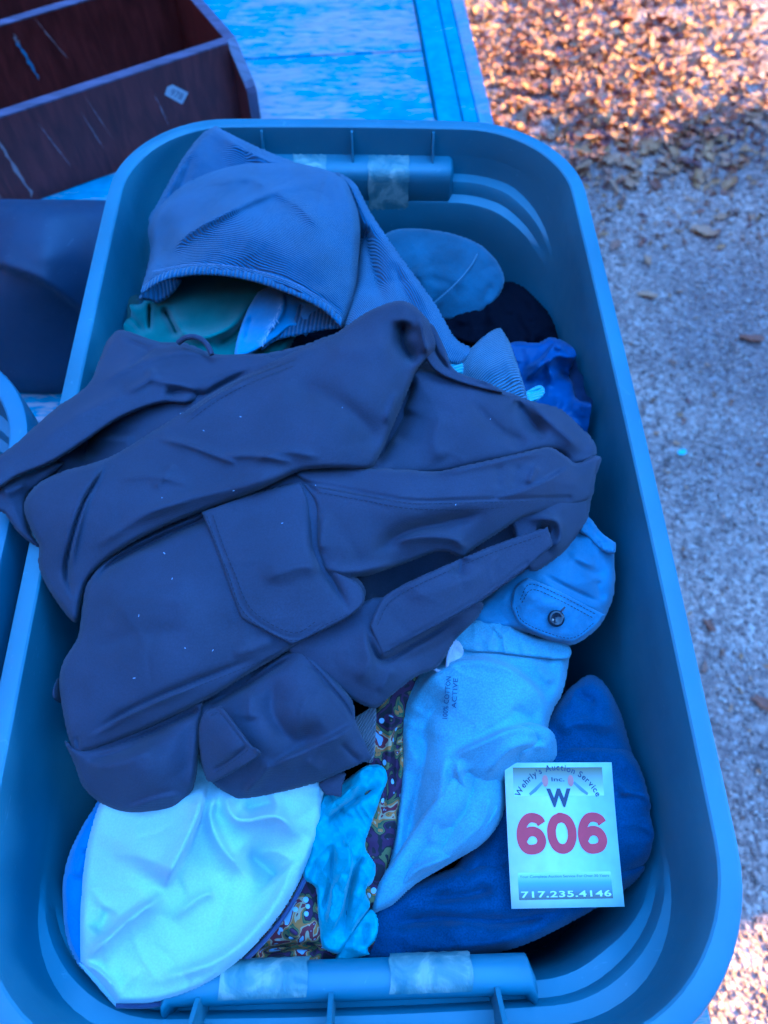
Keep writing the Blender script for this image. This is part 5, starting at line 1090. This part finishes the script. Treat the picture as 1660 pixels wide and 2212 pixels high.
# leaves lying singly on the shaded gravel: surveyed positions, size px, leaf, colour
singles = [(1520, 500, 52, 0, 3, 2.6, 'large tan lobed leaf on shaded gravel right of the tote'), (1560, 465, 26, 3, 3, .6, 'small pale leaf just behind the large tan lobed leaf'),
           (1535, 135, 40, 1, 3, .3, 'big pale gold leaf alone on the sunlit gravel'), (1535, 1350, 30, 4, 2, 1.9, 'russet leaf on gravel beside the tote, mid right'), (1650, 1520, 42, 0, 2, 2.4, 'reddish lobed leaf at the right picture edge'),
           (1525, 1440, 22, 2, 5, 1.2, 'curled brown leaf on gravel close to the tote rim'), (1625, 730, 40, 5, 2, 2.9, 'orange-brown narrow leaf near right edge on shaded gravel'), (1400, 635, 36, 8, 3, 2.8, 'pale straw leaf blade beside the tote corner'),
           (1475, 975, 22, 6, 6, .4, 'pale aqua paper scrap on shaded gravel right of the tote'), (1480, 905, 16, 7, 5, 1.1, 'small brown leaf scrap below the tote rim'), (1455, 780, 18, 9, 5, 2.2, 'small dull leaf on gravel in deep shade'), (1400, 560, 26, 10, 3, 1.5, 'small yellowish leaf near the far right tote corner'),
           (1330, 525, 34, 3, 5, .9, 'curled tan leaf beside the far tote corner')]
for (x, y, px, i, mi, rz, lab) in singles:
    p = at(x, y, .012); dist = np.linalg.norm(p-np.array([0, 0, CZ]))
    o = put_leaf(p[0], p[1], px/1660*dist*.62, i, mi, rz, (.12, .1), lab, 'leaves on the shaded gravel', .006)
    if mi == 6: o.name = 'paper_scrap'; o['category'] = 'paper'; del o['group']
lr = np.random.default_rng(23)
def dens(x, y):
    """leaf carpet: thick in the drift right of the wagon, thin on the open gravel"""
    q = at(0, 0, 0)
    v_ = np.vstack
    e = np.exp(-((x-.92)/.58)**2-((y-2.95)/.85)**2)
    return e
cand = []
while len(cand) < 3300:
    x = .25+1.9*lr.random(); y = 2.25+2.6*lr.random()
    if lr.random() < dens(x, y)*1.0+.02: cand.append((x, y))
near = [c for c in cand if .3 < c[0] < 1.55]
for n_, (x, y) in enumerate(near[:270]):
    s = .018+.032*lr.random()**1.5
    put_leaf(x, y, s, int(lr.integers(12)), int(lr.choice([0, 0, 1, 1, 2, 3, 3, 3, 5, 5, 2, 4, 0, 1])), lr.random()*6.28, (lr.normal()*.35, lr.normal()*.35), 'dry leaf in the sunlit drift beside the wagon', 'leaves in the sunlit drift', .012+.012*lr.random())
pile = {c: ([], []) for c in range(6)}
def add_stuff(x, y, s, zz):
    i = int(lr.integers(12)); mi = int(lr.choice([0, 0, 1, 1, 2, 3, 3, 3, 5, 5, 2, 4, 0, 1])); V, Fc = LM[i]
    Mx = np.array((Matrix.Rotation(lr.random()*6.28, 3, 'Z') @ Matrix.Rotation(lr.normal()*.4, 3, 'X') @ Matrix.Rotation(lr.normal()*.4, 3, 'Y')))
    W_ = (V*s) @ Mx.T+np.array([x, y, zz]); A, B = pile[mi]; b0 = sum(len(a) for a in A)
    A.append(W_); B += [[b0+q for q in f] for f in Fc]
for (x, y) in cand[270:]:
    add_stuff(x, y, .012+.024*lr.random()**1.4, .004+.016*lr.random())
for _ in range(1300):                              # thin scatter and crumbs
    x = .2+1.8*lr.random(); y = -.4+5.0*lr.random()
    add_stuff(x, y, .004+.011*lr.random()**2.5, .006)
for _ in range(420):                              # drift edge in the shade
    x = .45+1.1*lr.random(); y = 1.95+.5*lr.random()
    add_stuff(x, y, .007+.014*lr.random()**1.5, .008)
VV, FF, MI = [], [], []; off = 0
for c, (A, B) in pile.items():
    if not A: continue
    A = np.concatenate(A); VV.append(A); FF += [[i+off for i in f] for f in B]; MI += [c]*len(B); off += len(A)
me = mesh('leaf_litter', np.concatenate(VV), FF, True)
for c in range(6): me.materials.append(M['leaf%d' % c])
me.polygons.foreach_set('material_index', np.array(MI, np.int32)); me.update()
o = bpy.data.objects.new('leaf_litter', me); COL.objects.link(o)
tag(o, 'drift of small dry leaf litter over the gravel', 'leaf litter', kind='stuff')
